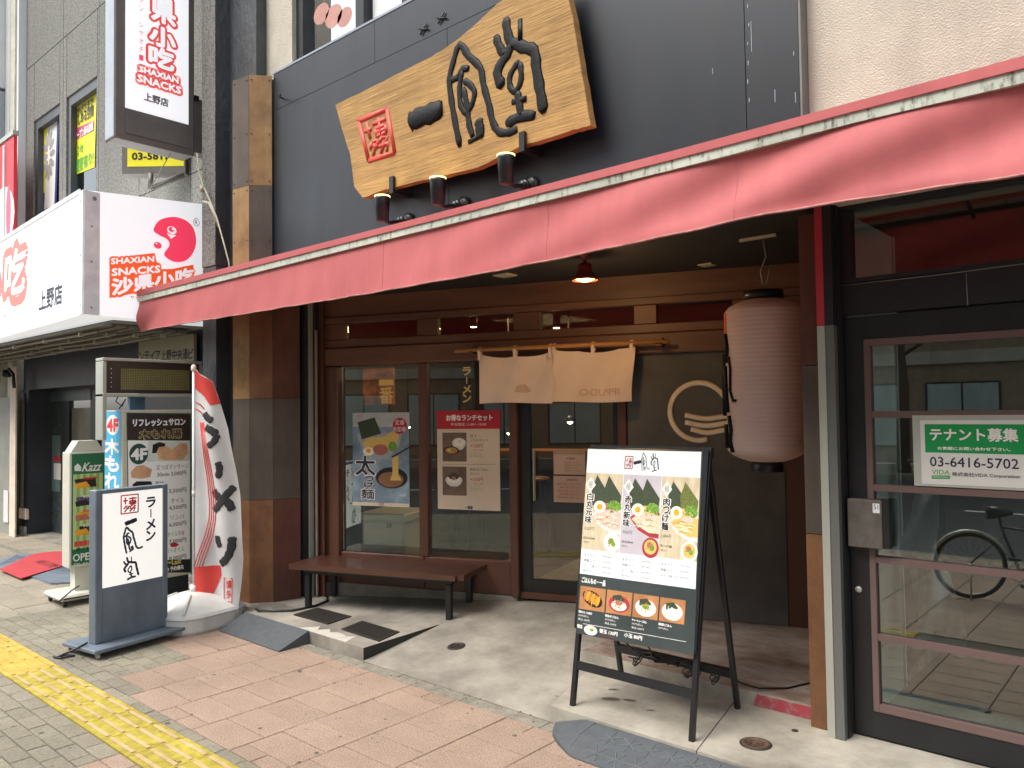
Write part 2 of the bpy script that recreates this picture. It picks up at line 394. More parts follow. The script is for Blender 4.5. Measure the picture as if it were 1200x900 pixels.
for i in range(20): G().box(-7.36-i*.6, -6.765-i*.6, 3.70, 3.9, -.02, .0).build('kerb_stone', m_kerb, pav)
for k, g_ in rest.items():
    g_.build('paving_slab' if k in ('pink', 'pale', 'far', 'half', 'fhalf', 'none') else 'paving_block', {'pink': m_pink, 'half': m_pink, 'pale': m_pale, 'far': m_pale, 'fhalf': m_pale, 'none': m_pale}.get(k, m_gray), pav, kind='stuff')
g = G(); r9 = random.Random(9)
for _ in range(150):
    x, y = r9.uniform(-7, -.8), r9.uniform(1.1, 3.2); k = r9.uniform(.004, .013); g.ell(x, y, k*r9.uniform(1, 1.6), k, .0016, 8, rot=r9.random()*3)
g.build('gum_spot', mat('old_gum', '5a5348', .9, .3, 30), pav, 'stuff')
g = G()
for _ in range(90):
    x = r9.uniform(-6.5, -.9); y = 3.262-abs(r9.gauss(0, .05)); k = r9.uniform(.002, .007)
    g.lathe([(k*.7, 0), (k, .003), (k*.4, .006)], (x, y, .001), 5, smooth=False)
g.build('grit', mat('grit', '6f6250', .9, .4, 60), pav, 'stuff')
# kerb stones between pavers and the shop slabs
for i in range(-14, 8):
    x = -3.813+i*.59
    G().box(x+.002, x+.588, 3.165, 3.258, -.02, .001, b=.002).build('kerb_stone', m_kerb, pav)
# tactile line
def tactile(x, worn):
    t = G().box(x+.002, x+.293, 1.634, 1.922, -.02, .001).build('tactile_block', m_yelo if worn else m_yel, pav)
    g0 = None
    for j in range(4):
        yy = 1.67+j*.0725+.0
        o = G().box(x+.012+(j % 2)*.006, x+.275+(j % 2)*.006, yy-.011, yy+.011, .001, .0065, b=.002).build('raised_bar', m_yelo if worn else m_yelb, None)
        o.parent = t
for i in range(-2, 12): tactile(-5.72+i*.295+.59, False)
for i in range(1, 20): tactile(-5.72-i*.295+.0, True)

# slabs in front of the shop
def hr(y): return max(0, .13*(y-3.27))
def hl(y): return .083+.012*(y-3.27)
XL = -4.23
g = G()
def fl(u, v):
    x = -7.0+u*(XL+7.0); y1 = sy(x)+.6; y = 3.27+v*(y1-3.27)
    return (x, y, max(hl(y), hr(y)))
g.grid(fl, 28, 16, smooth=False)
g.add([fl(i/28, 0) for i in range(29)]+[(fl(i/28, 0)[0], 3.27, -.05) for i in range(29)], [(29+i, 30+i, i+1, i) for i in range(28)])
step = struct('concrete_step', g, m_conc)
g = G(); P = [fl(1, j/16) for j in range(17)]; P = [p for p in P if p[1] < 4.0]
g.add([(XL+.003, p[1], p[2]-.001) for p in P]+[(XL+.003, p[1], hr(p[1])-.02) for p in P], [(i, len(P)+i, len(P)+i+1, i+1) for i in range(len(P)-1)])
g.build('painted_edge', m_blk, step)
def slx(y): return -2.64-.32*(y-3.27)          # left end of the pale slab
def xr(y): return slx(y) if y < 3.96 else -2.94
g = G()
def fr(u, v):
    y = 3.262+v*(6.0-3.262); return (XL+u*(xr(y)+.02-XL), y, max(0, hr(y))+.0)
g.grid(fr, 16, 20, smooth=False)
struct('entrance_ramp', g, m_conc)
def seam(y): return -1.786-.205*(y-3.27)
g = G().prism([(slx(3.27), 3.268), (seam(3.27)-.003, 3.268), (seam(3.958)-.003, 3.958), (slx(3.958), 3.958)], -.1, .08)
struct('concrete_slab', g, m_concr)
g = G().prism([(seam(3.27)+.003, 3.268), (4, 3.268), (4, 3.93), (-1.36, 3.93), (-1.36, 3.958), (seam(3.958)+.003, 3.958)], -.1, .08)
struct('concrete_slab', g, m_concr)
g = G().prism([(-2.94, 3.96), (-1.3, 3.96), (-1.3, 6.1), (-2.94, 6.1)], -.1, .15)
dais = struct('concrete_dais', g, m_dais)
G().box(-2.94, -1.3, 3.952, 3.9595, .0, .149).build('riser', m_concr, dais)
g = G()
n = 14; top = [(-1.80+i*.30/n, .146-.006*rnd.random()) for i in range(n+1)]
g.M = frame((0, 3.951, 0), (1, 0, 0)); g.prism([(-1.82, .082), (-1.5, .082)]+top[::-1], 0, .002)
g.build('painted_edge', mat('faded_red_paint', 'a8434d', .8, .3, 20, c2='96807a', lo=.35, hi=.5), dais)
g = G()
for (x, y, r) in ((-2.45, 3.55, .035), (-2.36, 3.6, .025), (-2.52, 3.68, .02), (-2.2, 3.55, .016), (-2.05, 3.75, .012), (-2.7, 3.4, .01)):
    g.ell(x, y, r*1.5, r*.7, .0812, 10, rot=rnd.random())


stn = g.build('oil_stain', mat('dark_stain', '5f574c', .5, .2, 40), bpy.data.objects['concrete_slab'])
g = G()
pts = [(-4.95+i*.06, 3.30+.09*abs(sin(i*1.7))+.02*rnd.random()) for i in range(9)]
g.prism([(-4.98, 3.272), (-4.42, 3.272)]+pts[::-1], .08, .0865); g.build('mortar_patch', mat('pale_mortar', 'b5b0a4', .9, .1, 20, bump=.4, bscale=60), step)

# ================================================================= RAMEN SHOP BUILDING
B = thing('shop_building', 'ramen shop building with black cladding above a pink awning and patinated metal columns', 'building', (-3.6, 3.6, 0))
def bx(name, m, *a, b=0, M=None, label=None, parent=None): return G(M).box(*a, b=b).build(name, m, parent or B, label=label)
# upper wall
bx('stucco_wall', m_stuc, -1.345, 3.2, 3.67, 3.95, 2.615, 7.5)
bx('stucco_wall', m_stuc, -6.46, -5.70, 3.70, 4.1, 4.4, 8.5)
bx('stucco_wall', m_stuc, -3.3, -1.349, 3.72, 4.1, 4.4, 8.5)
wf = G(); Y = 3.74
for a in ((-5.695, -5.60), (-4.88, -4.78), (-4.33, -4.27), (-4.20, -4.10), (-3.39, -3.31)): wf.box(a[0], a[1], Y, Y+.12, 4.42, 8)
wf.box(-5.6, -3.39, Y+.01, Y+.11, 4.42, 4.50)
fwin = wf.build('window', m_dk, B); G().box(-5.6, -3.39, Y+.05, Y+.056, 4.5, 8).build('pane', m_gl2, None); 
pn = bpy.data.objects['pane']; pn.parent = fwin
G().box(-4.76, -3.4, Y+.075, Y+.09, 4.5, 8).build('blind', m_white, B)
bx('interior_wall', mat('pale_interior', 'a8b0a6', .8), -5.65, -4.8, Y+.6, Y+.62, 4.4, 8)
pw = Board('x', '', '', (-5.6, Y+.10, 0), (1, 0, 0), parent=B)
gg = G(); M2 = frame((0, Y+.06, 0), (1, 0, 0)); gg.M = M2
for (x, z, r) in ((-5.42, 4.98, .11), (-5.25, 4.9, .12), (-5.1, 4.84, .1), (-5.4, 4.6, .1), (-5.2, 4.62, .08)): gg.ell(x, z, r, r*.8, .0, 12)
gg.build('window_print', mat('faded_red_print', 'b98a80', .8, .1), B)
# cladding sheets
def sheet(x0, x1, z0, z1): return G().box(x0+.002, x1-.002, 3.59, 3.60, z0+.002, z1-.002).build('cladding_sheet', m_clad, B)
sheet(-5.812, -4.46, 4.20, 4.512); sheet(-4.46, -2.9, 4.20, 4.512); sheet(-2.9, -1.357, 4.2, 4.512)
sheet(-5.812, -3.7, 2.62, 4.20); sheet(-3.7, -1.62, 2.62, 4.20); sheet(-1.62, -1.357, 2.62, 4.20)
bx('cladding_edge', mat('gray_trim', '6b6a66', .5), -1.356, -1.346, 3.588, 3.69, 2.62, 4.52)
bx('wall_core', m_dk, -5.81, -1.36, 3.604, 3.70, 2.632, 4.508)
bx('coping', mat('grey_coping', '8b97a2', .4), -5.81, -1.357, 3.585, 3.76, 4.513, 4.53)
g = G()
for (px, py) in ((496, 34), (517, 21)):
    q = onY(px, py, 3.58); g.tube([q+V((-.05, 0, .02)), q+V((.05, 0, -.02))], .006, 5).tube([q+V((-.03, 0, -.03)), q+V((.03, 0, .03))], .006, 5)
q = onY(333, 116, 3.585); g.tube([q, q+V((.03, -.06, -.01)), q+V((.1, -.1, -.02))], .007, 5)
g.build('wire_stub', m_blk, B, 'stuff')
g = G()
for i in range(6):
    q = onY(877+rnd.uniform(-1, 1), 6+i*22, 3.589); g.box(q.x-.002, q.x+.002, 3.5885, 3.5905, q.z-.004-.015*rnd.random(), q.z+.004)
for (px, py, l) in ((908, 105, .06), (930, 60, .02), (835, 80, .03), (880, 25, .15), (932, 108, .05)):
    q = onY(px, py, 3.589); g.box(q.x-.0015, q.x+.0015, 3.5885, 3.59, q.z-l, q.z)
g.build('paint_chip', mat('chalky_scratch', '9aa6ac', .9), B, 'stuff')
# faceted column
FC = [V((-6.145, 3.40)), V((-5.935, 3.432)), V((-5.812, 3.575)), V((-5.755, 3.80))]
def facet(i, z0, z1, m):
    a, b = FC[i], FC[i+1]; d = (b-a).normalized(); n = V((d.y, -d.x)); a2 = a+d*.0015; b2 = b-d*.0015
    G().prism([tuple(a2), tuple(b2), tuple(b2-n*.02), tuple(a2-n*.02)], z0+.0015, z1-.0015).build('column_panel', m, B)
for i, mm in ((0, [m_cop, m_pat, m_pato, m_pato, m_pat]), (1, [m_cop, m_pat, m_cop, m_pat, m_pato]), (2, [m_red, m_pat, m_red, m_red, m_red])):
    for k, (z0, z1) in enumerate(((.085, .93), (.93, 1.77), (1.77, 2.62), (2.62, 3.56), (3.56, 4.5))):
        if i == 2 and k > 2: continue
        facet(i, z0, z1, mm[k])
g = G().prism([tuple(p+V((-.035, .04))) for p in FC]+[(-5.80, 4.2), (-6.2, 4.2)], .02, 4.49); g.build('column_core', m_dk, B)
g = G()
for i in (0, 1):
    a, b = FC[i], FC[i+1]; d = (b-a); n = V((d.y, -d.x)).normalized()
    for z in (2.7, 3.1, 3.52, 3.6, 4.0, 4.46):
        for t in (.12, .88):
            p = a+d*t+n*.001; g.lathe([(.007, -.003), (.005, .003)], (p.x, p.y, z), 6)
g.build('rivet', m_dk, B, 'stuff')
# shutter rails at the left
bx('shutter_rail', m_dk, -5.752, -5.715, 3.815, 3.87, .1, 2.62); bx('shutter_rail', m_ss, -5.712, -5.70, 3.85, 3.90, .1, 2.62)
bx('shutter_rail', m_dk, -5.695, -5.665, 3.89, 3.925, .1, 2.62); bx('conduit', mat('pinkish_conduit', '9c8478', .5), -5.662, -5.648, 3.885, 3.90, .1, 2.35)
G().prism([(-5.70, 3.93), (-5.60, 3.93), tuple(spt(-3.14, 0, .01).xy), tuple(spt(-3.25, 0, -.1).xy), (-5.85, 4.1)], .1, 2.62).build('jamb', m_br1, B)
# soffit
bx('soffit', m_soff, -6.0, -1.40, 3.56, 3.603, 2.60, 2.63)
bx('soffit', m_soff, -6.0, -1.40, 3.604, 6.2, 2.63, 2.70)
bx('soffit_vent', mat('ivory_vent', 'b5ad98', .6), -3.83, -3.70, 4.15, 4.27, 2.62, 2.63)
bx('soffit_vent', mat('ivory_vent', 'b5ad98', .6), -2.57, -2.47, 4.86, 4.95, 2.622, 2.63)
# right pillar and its wall going back
for z0, z1, m in ((.08, 1.022, m_cop), (1.022, 1.849, m_pat), (1.849, 2.6, m_red)):
    bx('column_panel', m, -1.488, -1.402, 3.868, 3.955, z0+.002, z1-.002)
    bx('column_panel', m_br1, -1.475, -1.402, 3.957, 5.62, max(z0, .15)+.002, z1-.002)
bx('metal_post', m_ss, -1.382, -1.346, 3.795, 3.90, .08, 2.033); bx('post_channel', mat('grey_channel', '6d6f6c', .4, .1, 4, metal=.4, stretch=(1, 1, .1)), -1.3455, -1.304, 3.80, 3.90, .08, 2.033)
bx('metal_post', m_redt, -1.382, -1.346, 3.795, 3.90, 2.035, 2.615, label='upper part of the post coloured red'); bx('metal_post', m_dk, -1.3455, -1.304, 3.795, 3.90, 2.035, 2.615)  # post coloured plain red above the silver length
bx('door_track', m_dk, -1.302, -1.296, 3.84, 3.93, .08, 2.615)
# ---- angled shop front (frame SM: x along, y up, z outwards)
def sb(name, m, s0, s1, z0, z1, n0, n1, b=0, parent=None, label=None):
    return G(SM).box(s0, s1, z0, z1, n0, n1, b=b).build(name, m, parent or B, label=label)
sb('concrete_upstand', m_conc, -3.2, -1.40, 0, .208, -.08, -.004)
sb('base_board', m_br1, -3.0, -2.205, .21, .47, -.06, .0, b=.006); sb('base_board', m_br1, -2.201, -1.445, .21, .47, -.06, .0, b=.006)
sb('header_board', m_br2, -3.15, 1.3, 2.46, 2.628, -.06, .012)
sb('transom_rail', m_br2, -3.15, 1.3, 2.405, 2.457, -.06, .03, b=.004)
sb('beam', m_br2, -3.15, 1.3, 2.045, 2.195, -.08, .045, b=.01)
sb('transom_sill', m_br2, -3.15, 1.3, 2.198, 2.262, -.06, .022, b=.004)
for a, b_ in ((-3.15, -2.93), (-2.243, -2.055), (-1.395, -1.175), (-.445, -.28), (.255, 1.3)):
    sb('transom_post', m_br2, a, b_, 2.265, 2.402, -.05, .012, b=.003)
for a, b_ in ((-2.93, -2.243), (-2.055, -1.395), (-1.175, -.445), (-.28, .255)):
    sb('transom_pane', m_gl, a+.002, b_-.002, 2.267, 2.40, -.03, -.026)
sb('window_post', m_br1, -3.15, -3.0, .21, 2.04, -.08, .03, b=.008); sb('window_post', m_br1, -1.44, -1.372, .21, 2.04, -.08, .03, b=.006)
w1 = sb('window', m_br1, -2.243, -2.164, .472, 2.04, -.06, .005, b=.004)
sb('pane', m_gl, -2.99, -2.246, .475, 2.038, -.034, -.03, parent=w1); sb('pane', m_gl, -2.161, -1.443, .475, 2.038, -.034, -.03, parent=w1)
for o in [c for c in sc.objects if c.name in ('pane.001', 'pane.002')]: o.parent = w1
# sliding glass door
d = G(SM); d.box(-1.37, -1.285, .25, 2.04, -.07, -.02).box(-.625, -.585, .25, 2.04, -.07, -.02).box(-1.284, -.626, .25, .345, -.07, -.02).box(-1.284, -.626, 1.96, 2.04, -.07, -.02)
dr = d.build('entrance_door', m_blk, B)
G(SM).box(-1.284, -.626, .345, 1.96, -.045, -.041).build('pane', m_gl, dr)
G(SM).box(-1.255, -1.24, .95, 1.35, -.02, .01, b=.004).build('handle', m_ss, dr)
sb('window_post', m_br1, -.58, -.515, .15, 2.04, -.08, .02, b=.005); sb('threshold', m_br1, -1.37, -.58, .2, .248, -.1, .0)
sb('charcoal_wall', m_dw, -.51, .576, .155, 2.043, -.08, .0)
sb('brown_wall', m_br1, .578, 1.4, .15, 2.043, -.08, -.01)
# emblem: ring with three waves
em = Board('wall_emblem', 'cream circle with three waves mounted on the charcoal wall behind the lantern', 'emblem', spt(0, 0, .001), SU)
cx, cz = .01, 1.62; g = em.g('ring', m_cream); r_ = .205
pts = [(cx+r_*cos(a), cz+r_*sin(a), .004) for a in [R(-2)+R(i*6) for i in range(0, 49)]]
g.tube(pts, .020, 6, flat_n=(0, 0, 1), h=.006)
for k, (a, b_, zz) in enumerate(((-.09, .235, 1.585), (-.09, .235, 1.535), (-.05, .20, 1.485))):
    em.g('wave', m_cream).tube([(a+(b_-a)*i/14, zz+.012*cos((i/14)*2*pi*.9+.6)-.01*i/14, .004) for i in range(15)], .0185, 6, flat_n=(0, 0, 1), h=.006)
em.done()
# ---- interior behind the front
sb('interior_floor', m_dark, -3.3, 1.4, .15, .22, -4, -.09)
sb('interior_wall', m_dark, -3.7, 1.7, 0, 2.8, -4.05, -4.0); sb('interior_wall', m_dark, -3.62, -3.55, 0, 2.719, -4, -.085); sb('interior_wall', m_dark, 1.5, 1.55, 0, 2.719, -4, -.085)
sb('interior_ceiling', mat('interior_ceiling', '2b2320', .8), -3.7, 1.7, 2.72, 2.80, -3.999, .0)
cn = thing('shop_counter', 'long wooden counter inside the ramen shop seen dimly through the glass', 'counter', spt(-1.2, .22, -2.2))
G(SM).box(-3.0, .8, 1.15, 1.22, -2.5, -2.0).build('counter_top', mat('lit_wood', '7a4b22', .5), cn); G(SM).box(-2.9, .7, .22, 1.15, -2.45, -2.1).build('counter_front', m_br1, cn)
# small warm lamps inside, seen through the transom
def spot_lamp(s, z, n, label):
    t = thing('ceiling_spotlight', label, 'lamp', SM @ Matrix.Translation(V((s, z, n))), 'small spotlights seen through the transom glass')
    Mx = ROOT[t.name]
    G(Mx).lathe([(.03, .0), (.033, .10)], (0, 0, 0), 12, axis='Y').tube([(0, .1, 0), (0, .30, 0)], .006, 6).build('housing', m_blk, t)
    G(Mx).lathe([(.0245, -.006), (.026, -.002)], (0, 0, 0), 12, axis='Y').build('bulb', mat('warm_bulb', (1, .72, .42), emit=9, var=0), t)
for (x, y), lb in zip(((493, 382), (555, 380), (606, 379), (652, 381)), ('leftmost warm spotlight glowing behind the first transom pane', 'warm spotlight at the middle of the second transom pane', 'warm spotlight at the right end of the second transom pane', 'warm spotlight at the left of the third transom pane')):
    P = hit(x, y, spt(0, 0, -.35), SN); q = SM.inverted() @ P; spot_lamp(q.x, q.y-.02, -.35, lb)
ld = bpy.data.lights.new('interior_fill', 'AREA'); ld.energy = 16; ld.size = .8; ld.color = (1, .62, .3)  # added fill lamp without a fixture, brightening the room behind the glass
lo = bpy.data.objects.new('interior_fill', ld); col.objects.link(lo); lo.location = spt(-1.9, 2.6, -2.2)
for (x, y), lb_ in zip(((597, 507), (668, 494), (478, 500)), ('small warm bulb glowing inside beside the second poster', 'small warm bulb glowing inside behind the glass door', 'small warm bulb glowing inside between the two posters')):
    P = hit(x, y, spt(0, 0, -1.9), SN); t = thing('hanging_bulb', lb_, 'lamp', P, 'warm bulbs inside the shop'); Mb = Matrix.Translation(P)
    G(Mb).tube([(0, 0, .06), (0, 0, 2.7-P.z)], .005, 5).build('cord', m_blk, t); G(Mb).lathe([(.02, .06), (.07, .0), (.065, .0), (.02, .05)], n=14).build('lamp_shade', m_blk, t)
    G(Mb).lathe([(.0, -.03), (.028, -.01), (.028, .01), (.0, .03)], n=12).build('bulb', mat('warm_bulb', (1, .72, .42)), t)
for k, (s, lb_) in enumerate(((-2.6, 'left stool at the counter inside the shop'), (-1.9, 'middle stool at the counter inside the shop'), (-1.0, 'right stool at the counter inside the shop'))):
    t = thing('stool', lb_, 'stool', spt(s, .22, -1.75), 'stools at the shop counter'); Mq = Matrix.Translation(spt(s, .22, -1.75))
    G(Mq).lathe([(.17, .70), (.18, .72), (.17, .75)], n=16).build('seat', m_br2, t)
    for a_ in (45, 135, 225, 315): G(Mq).tube([(.17*cos(R(a_)), .17*sin(R(a_)), 0), (.10*cos(R(a_)), .10*sin(R(a_)), .70)], .014, 6).build('leg', m_blk, t)
# hanging signs inside the window (lit)
m_org = mat('orange_lit_print', (.45, .10, .02), .6, .6, 9, emit=.10); m_amb = mat('amber_letters', (.8, .42, .1), emit=.15, var=0)
for (x0, y0, x1, y1, s_, nm, lb) in ((425, 432, 461, 474, '一番', 'hanging_lantern_sign', 'orange lit sign hanging inside behind the left window'), (541, 430, 552, 472, 'ラーメン', 'hanging_sign', 'narrow dark sign with amber letters hanging behind the right window')):
    bo = Board(nm, lb, 'sign', spt(0, 0, -.45), SU)
    a, b_ = bo.p(x0, y0), bo.p(x1, y1)
    bo.g('panel', m_org if s_ == '一番' else m_blk).box(a[0], b_[0], b_[1], a[1], -.03, 0)
    text(bo.g('lettering', m_amb), s_, a[0]+(b_[0]-a[0])*(.55 if s_ == '一番' else .1), b_[1], b_[0], a[1], .001, vert=True, bold=.002); bo.done()
t = thing('storage_box', 'white lidded cooler box standing inside behind the left window', 'box', spt(-2.7, .22, -.35))
G(SM).box(-2.93, -2.50, .24, .70, -.65, -.2, b=.015).build('box_body', m_wh, t); G(SM).box(-2.945, -2.485, .705, .775, -.66, -.185, b=.012).build('lid', m_wh, t)
G(SM).box(-2.66, -2.62, .66, .69, -.199, -.195).build('latch', m_dk, t)

# ---------------------------------------------------------------- TENANT DOOR (same facade, at the right)
m_mun = mat('mauve_muntin', '66524e', .5, .06, 5); Dy = 3.91
bx('header_panel', m_dk, -1.294, 1.0, Dy-.01, Dy+.06, 2.085, 2.235, label='dark header above the glass door with pale scratches')
bx('header_rail', m_dk, -1.294, 1.0, Dy-.018, Dy+.06, 2.238, 2.26)
bx('header_rail', m_dk, -1.294, 1.0, Dy-.018, Dy+.06, 2.59, 2.614); bx('header_post', m_dk, -1.294, -1.25, Dy-.012, Dy+.06, 2.261, 2.589)
bx('transom_pane', m_gl2, -1.249, 1.0, Dy+.02, Dy+.026, 2.262, 2.588)
g = G().tube([onY(982, 335, Dy-.02), onY(1100, 322, Dy-.02), onY(1200, 309, Dy-.02)], .0025, 4).tube([onY(1132, 319, Dy-.012), onY(1134, 358, Dy-.012)], .0025, 4).tube([onY(980, 290, Dy-.02), onY(981, 372, Dy-.02)], .003, 4)
g.build('paint_scratch', mat('pale_scratch', '7d7a76', .8), B)
td = G(); td.box(-1.292, -1.207, Dy, Dy+.045, .09, 2.075).box(-.30, -.215, Dy, Dy+.045, .09, 2.075).box(-1.2065, -.3005, Dy, Dy+.045, .09, .212).box(-1.2065, -.3005, Dy, Dy+.045, 1.965, 2.075)
tdo = td.build('tenant_door', m_blk, B, label='black framed glass door with mauve muntins')
tf = G(); tf.box(-1.2045, -1.178, Dy-.006, Dy+.04, .214, 1.963).box(-.33, -.302, Dy-.006, Dy+.04, .214, 1.963)
for z0, z1 in ((.2145, .25), (.546, .576), (.908, .938), (1.245, 1.275), (1.588, 1.62), (1.93, 1.9625)): tf.box(-1.177, -.331, Dy-.006, Dy+.04, z0, z1)
o = tf.build('muntin', m_mun, B); o.parent = tdo
for z0, z1 in ((.25, .546), (.576, .908), (.938, 1.245), (1.275, 1.588), (1.62, 1.93)):
    o = G().box(-1.178, -.33, Dy+.018, Dy+.022, z0+.001, z1-.001).build('pane', m_gl2, B); o.parent = tdo
o = G().lathe([(.016, 0), (.016, .008), (.008, .012)], (0, 0, 0), 16, axis='Y'); o.v = [V((-1.258-.0+p.x, Dy-p.y, .772+p.z)) for p in o.v]; o = o.build('lock', m_ss, B); o.parent = tdo
# steel guard box over the latch
g = G(); g.box(-1.285, -1.13, Dy-.055, Dy-.005, .98, 1.207, b=.004); gb = g.build('latch_guard', mat('worn_steel', '6e6a64', .45, .2, 14, metal=.6), B); gb.parent = tdo
g = G(); g.box(-1.127, -1.10, Dy-.05, Dy-.008, .985, 1.212); o = g.build('handle', m_blk, B); o.parent = tdo
g = G(); g.box(-1.168, -1.138, Dy-.0565, Dy-.0555, 1.148, 1.192); o = g.build('sticker', m_white, B); o.parent = tdo
g = G(frame((0, Dy-.0568, 0), (1, 0, 0))); text(g, '51', -1.163, 1.165, -1.144, 1.187, 0); o = g.build('lettering', m_blk, B); o.parent = tdo
bx('jamb', m_dk, -.212, 1.0, Dy-.01, Dy+.05, .08, 2.083)
# room behind the tenant door
m_pale = mat('pale_green_wall', 'c3ccbf', .8, .1, 3)
bx('interior_wall', m_pale, -1.34, -1.292, 3.96, 4.72, .08, 2.6); bx('interior_wall', m_white, -1.34, -1.28, 4.722, 4.745, .08, 2.6); bx('interior_wall', m_dark, -1.40, -1.34, 4.75, 7.2, .08, 2.6)
bx('interior_wall', mat('grey_green_interior', '5c6258', .8, .2, 3), -1.4, 3, 7.2, 7.3, 0, 2.7); bx('interior_floor', mat('dim_concrete', '77746a', .8, .2, 4), -1.34, 3, 3.96, 7.2, 0, .078); bx('interior_ceiling', m_dark, -1.4, 3, 3.96, 7.3, 2.62, 2.7)
pb = thing('plastic_sheet', 'crumpled translucent plastic sheeting hanging inside the tenant glass door', 'plastic sheet', (-1.1, 4.4, .1))
def ps(u, v):
    x = -1.22+u*(.10+.16*v)+.03*sin(v*9); z = 1.35-v*1.0; return (x, 4.62+.06*sin(u*7+v*11)+.03*sin(v*23), z)
G().grid(ps, 10, 24).build('sheet', mat('milky_plastic', 'bfc8c4', .35, .15, 6), pb)

# ---------------------------------------------------------------- AWNING
AW = thing('awning', 'faded red fabric awning with a weathered white edge strip across the shop front', 'awning', (-3.5, 3.3, 2.7))
m_awn = mat('faded_red_canvas', 'e07f7f', .6, .1, 2.5, bump=.1, bscale=25, c2='d47475', lo=.3, hi=.7, grime=.16, streak=3)
_t = m_awn.node_tree; _tr = _t.nodes.new('ShaderNodeBsdfTranslucent'); _tr.inputs[0].default_value = (.50, .15, .15, 1); _mx = _t.nodes.new('ShaderNodeMixShader'); _mx.inputs[0].default_value = .36
_t.links.new(_t.nodes['Principled BSDF'].outputs[0], _mx.inputs[1]); _t.links.new(_tr.outputs[0], _mx.inputs[2]); _t.links.new(_mx.outputs[0], _t.nodes['Material Output'].inputs[0])
m_strip = mat('weathered_white_strip', 'bfc2b4', .8, .3, 45, c2='6a6b60', lo=.32, hi=.47, stretch=(1, 1, .3), bump=.2, grime=.3)
YA = 3.0
def lerp(T, x):
    for (a, fa), (b_, fb) in zip(T, T[1:]):
        if x <= b_: 
            t = max(0, (x-a)/(b_-a)); return fa+(fb-fa)*t
    return T[-1][1]
def tab(pts): return [((q := onY(x, y, YA)).x, q.z) for x, y in pts]
T_top = tab([(162, 341), (480, 259), (800, 175), (1000, 121), (1200, 67), (1500, -13)])
T_v = tab([(165, 353), (480, 274), (800, 196), (1000, 144), (1200, 97), (1500, 20)])
T_b = tab([(168, 388), (265, 372), (360, 357), (560, 323), (760, 283), (840, 266), (900, 252), (1000, 236), (1100, 221), (1200, 207), (1500, 160)])
X0, X1 = T_top[0][0], .6
def val(u, v):
    x = X0+(X1-X0)*u; a = lerp(T_v, x); b_ = lerp(T_b, x); e = min(1, max(0, (x+3.6)/3.0)); lf = max(0, 1-(x-X0)/.5)
    fold = .034*e*sin(x*6.2+v*3.0)*sin(pi*min(1, v*1.05+.06))+.010*e*sin(x*11.0+v*5.0)*v*(1-v*.6)
    fold += .006*sin(x*4.2+v*2)*v+.0015*sin(x*23+v*4)*v + .035*lf*sin(v*5+x*9)*v
    sc_ = .0015*sin(x*17)*v
    return (x, YA+.01-fold-.02*v, a+(b_-a)*v+sc_)
G().grid(val, 260, 18, thick=(0, .004, 0)).build('valance', m_awn, AW)
g = G(); hem = [V(val(i/200, 1.0))+V((0, -.002, .004)) for i in range(201)]; g.tube(hem, .0045, 6); g.build('hem', mat('grimy_hem', 'b98680', .8, .3, 14, c2='7c5450', lo=.3, hi=.6), AW)
def bar(f0, f1, y0, y1, name, m, n=60):
    g = G(); vs = []; fs = []
    for i in range(n+1):
        x = X0+(X1-X0)*i/n; t = lerp(T_top, x); b_ = lerp(T_v, x); za = t+(b_-t)*f0; zb = t+(b_-t)*f1
        vs += [(x, y0, za), (x, y0, zb), (x, y1, zb), (x, y1, za)]
    for i in range(n):
        for k in range(4): fs.append((i*4+k, i*4+(k+1) % 4, i*4+4+(k+1) % 4, i*4+4+k))
    fs += [(3, 2, 1, 0), (4*n, 4*n+1, 4*n+2, 4*n+3)]
    g.add(vs, fs); g.build(name, m, AW)
bar(.0, .48, YA-.014, YA+.03, 'front_roll', m_awn); bar(.482, 1.02, YA-.006, YA+.03, 'edge_strip', m_strip)
g = G()
def can(u, v):
    x = X0+(X1-X0)*u; t = lerp(T_top, x); return (x, YA+.02+v*.57, t-.012+v*(2.93-t)+.01*sin(x*9)*v)
G().grid(can, 60, 4, thick=(0, 0, -.004)).build('canopy', m_awn, AW)
g = G()
for px in (262, 448, 640, 862):
    q = onY(px, 340 if px < 300 else 250, YA); u = (q.x-X0)/(X1-X0); g.tube([V(val(u, k/12))+V((0, -.0005, 0)) for k in range(13)], .0011, 4)
g.build('seam', mat('awning_seam', 'b35e62', .7), AW, 'stuff')
g = G()
for x in (-6.7, -3.8, -.9): g.tube([(x, YA+.03, 2.66), (x, 3.58, 2.86)], .012, 8)
g.tube([(X0+.05, YA+.03, 2.67), (X1, YA+.03, 2.70)], .014, 8); g.build('support_arm', m_dk, AW)

# ---------------------------------------------------------------- WOODEN SIGN BOARD
m_wood = mat('keyaki_board', 'b99255', .7, .3, 5, c2='93703f', lo=.28, hi=.7, stretch=(.35, 1, 5), bump=.5, bscale=16, grime=.3)
m_lac = mat('black_lacquer', '070808', .55, .1, 5, spec=.22, bump=.3, bscale=40); m_seal = mat('red_seal_paint', 'cf4a3c', .5, .1, 8)
wb = Board('wooden_signboard', 'large natural edge wooden sign board with black carved characters above the awning', 'sign board', (0, 3.45, 0), (1, 0, 0))
edge = [(393, 123), (396, 121), (430, 105), (470, 84), (505, 67), (535, 47), (560, 26), (582, 5), (600, -8), (640, -24), (662, -30), (664, -12), (671, 20), (679, 70), (686, 110), (692, 147), (672, 152), (645, 161), (610, 171), (585, 184), (560, 196), (520, 206), (490, 212), (452, 222), (425, 232), (415, 218), (410, 180), (401, 152)]
pe = [wb.p(*q) for q in edge]
rr = random.Random(3); pe2 = []
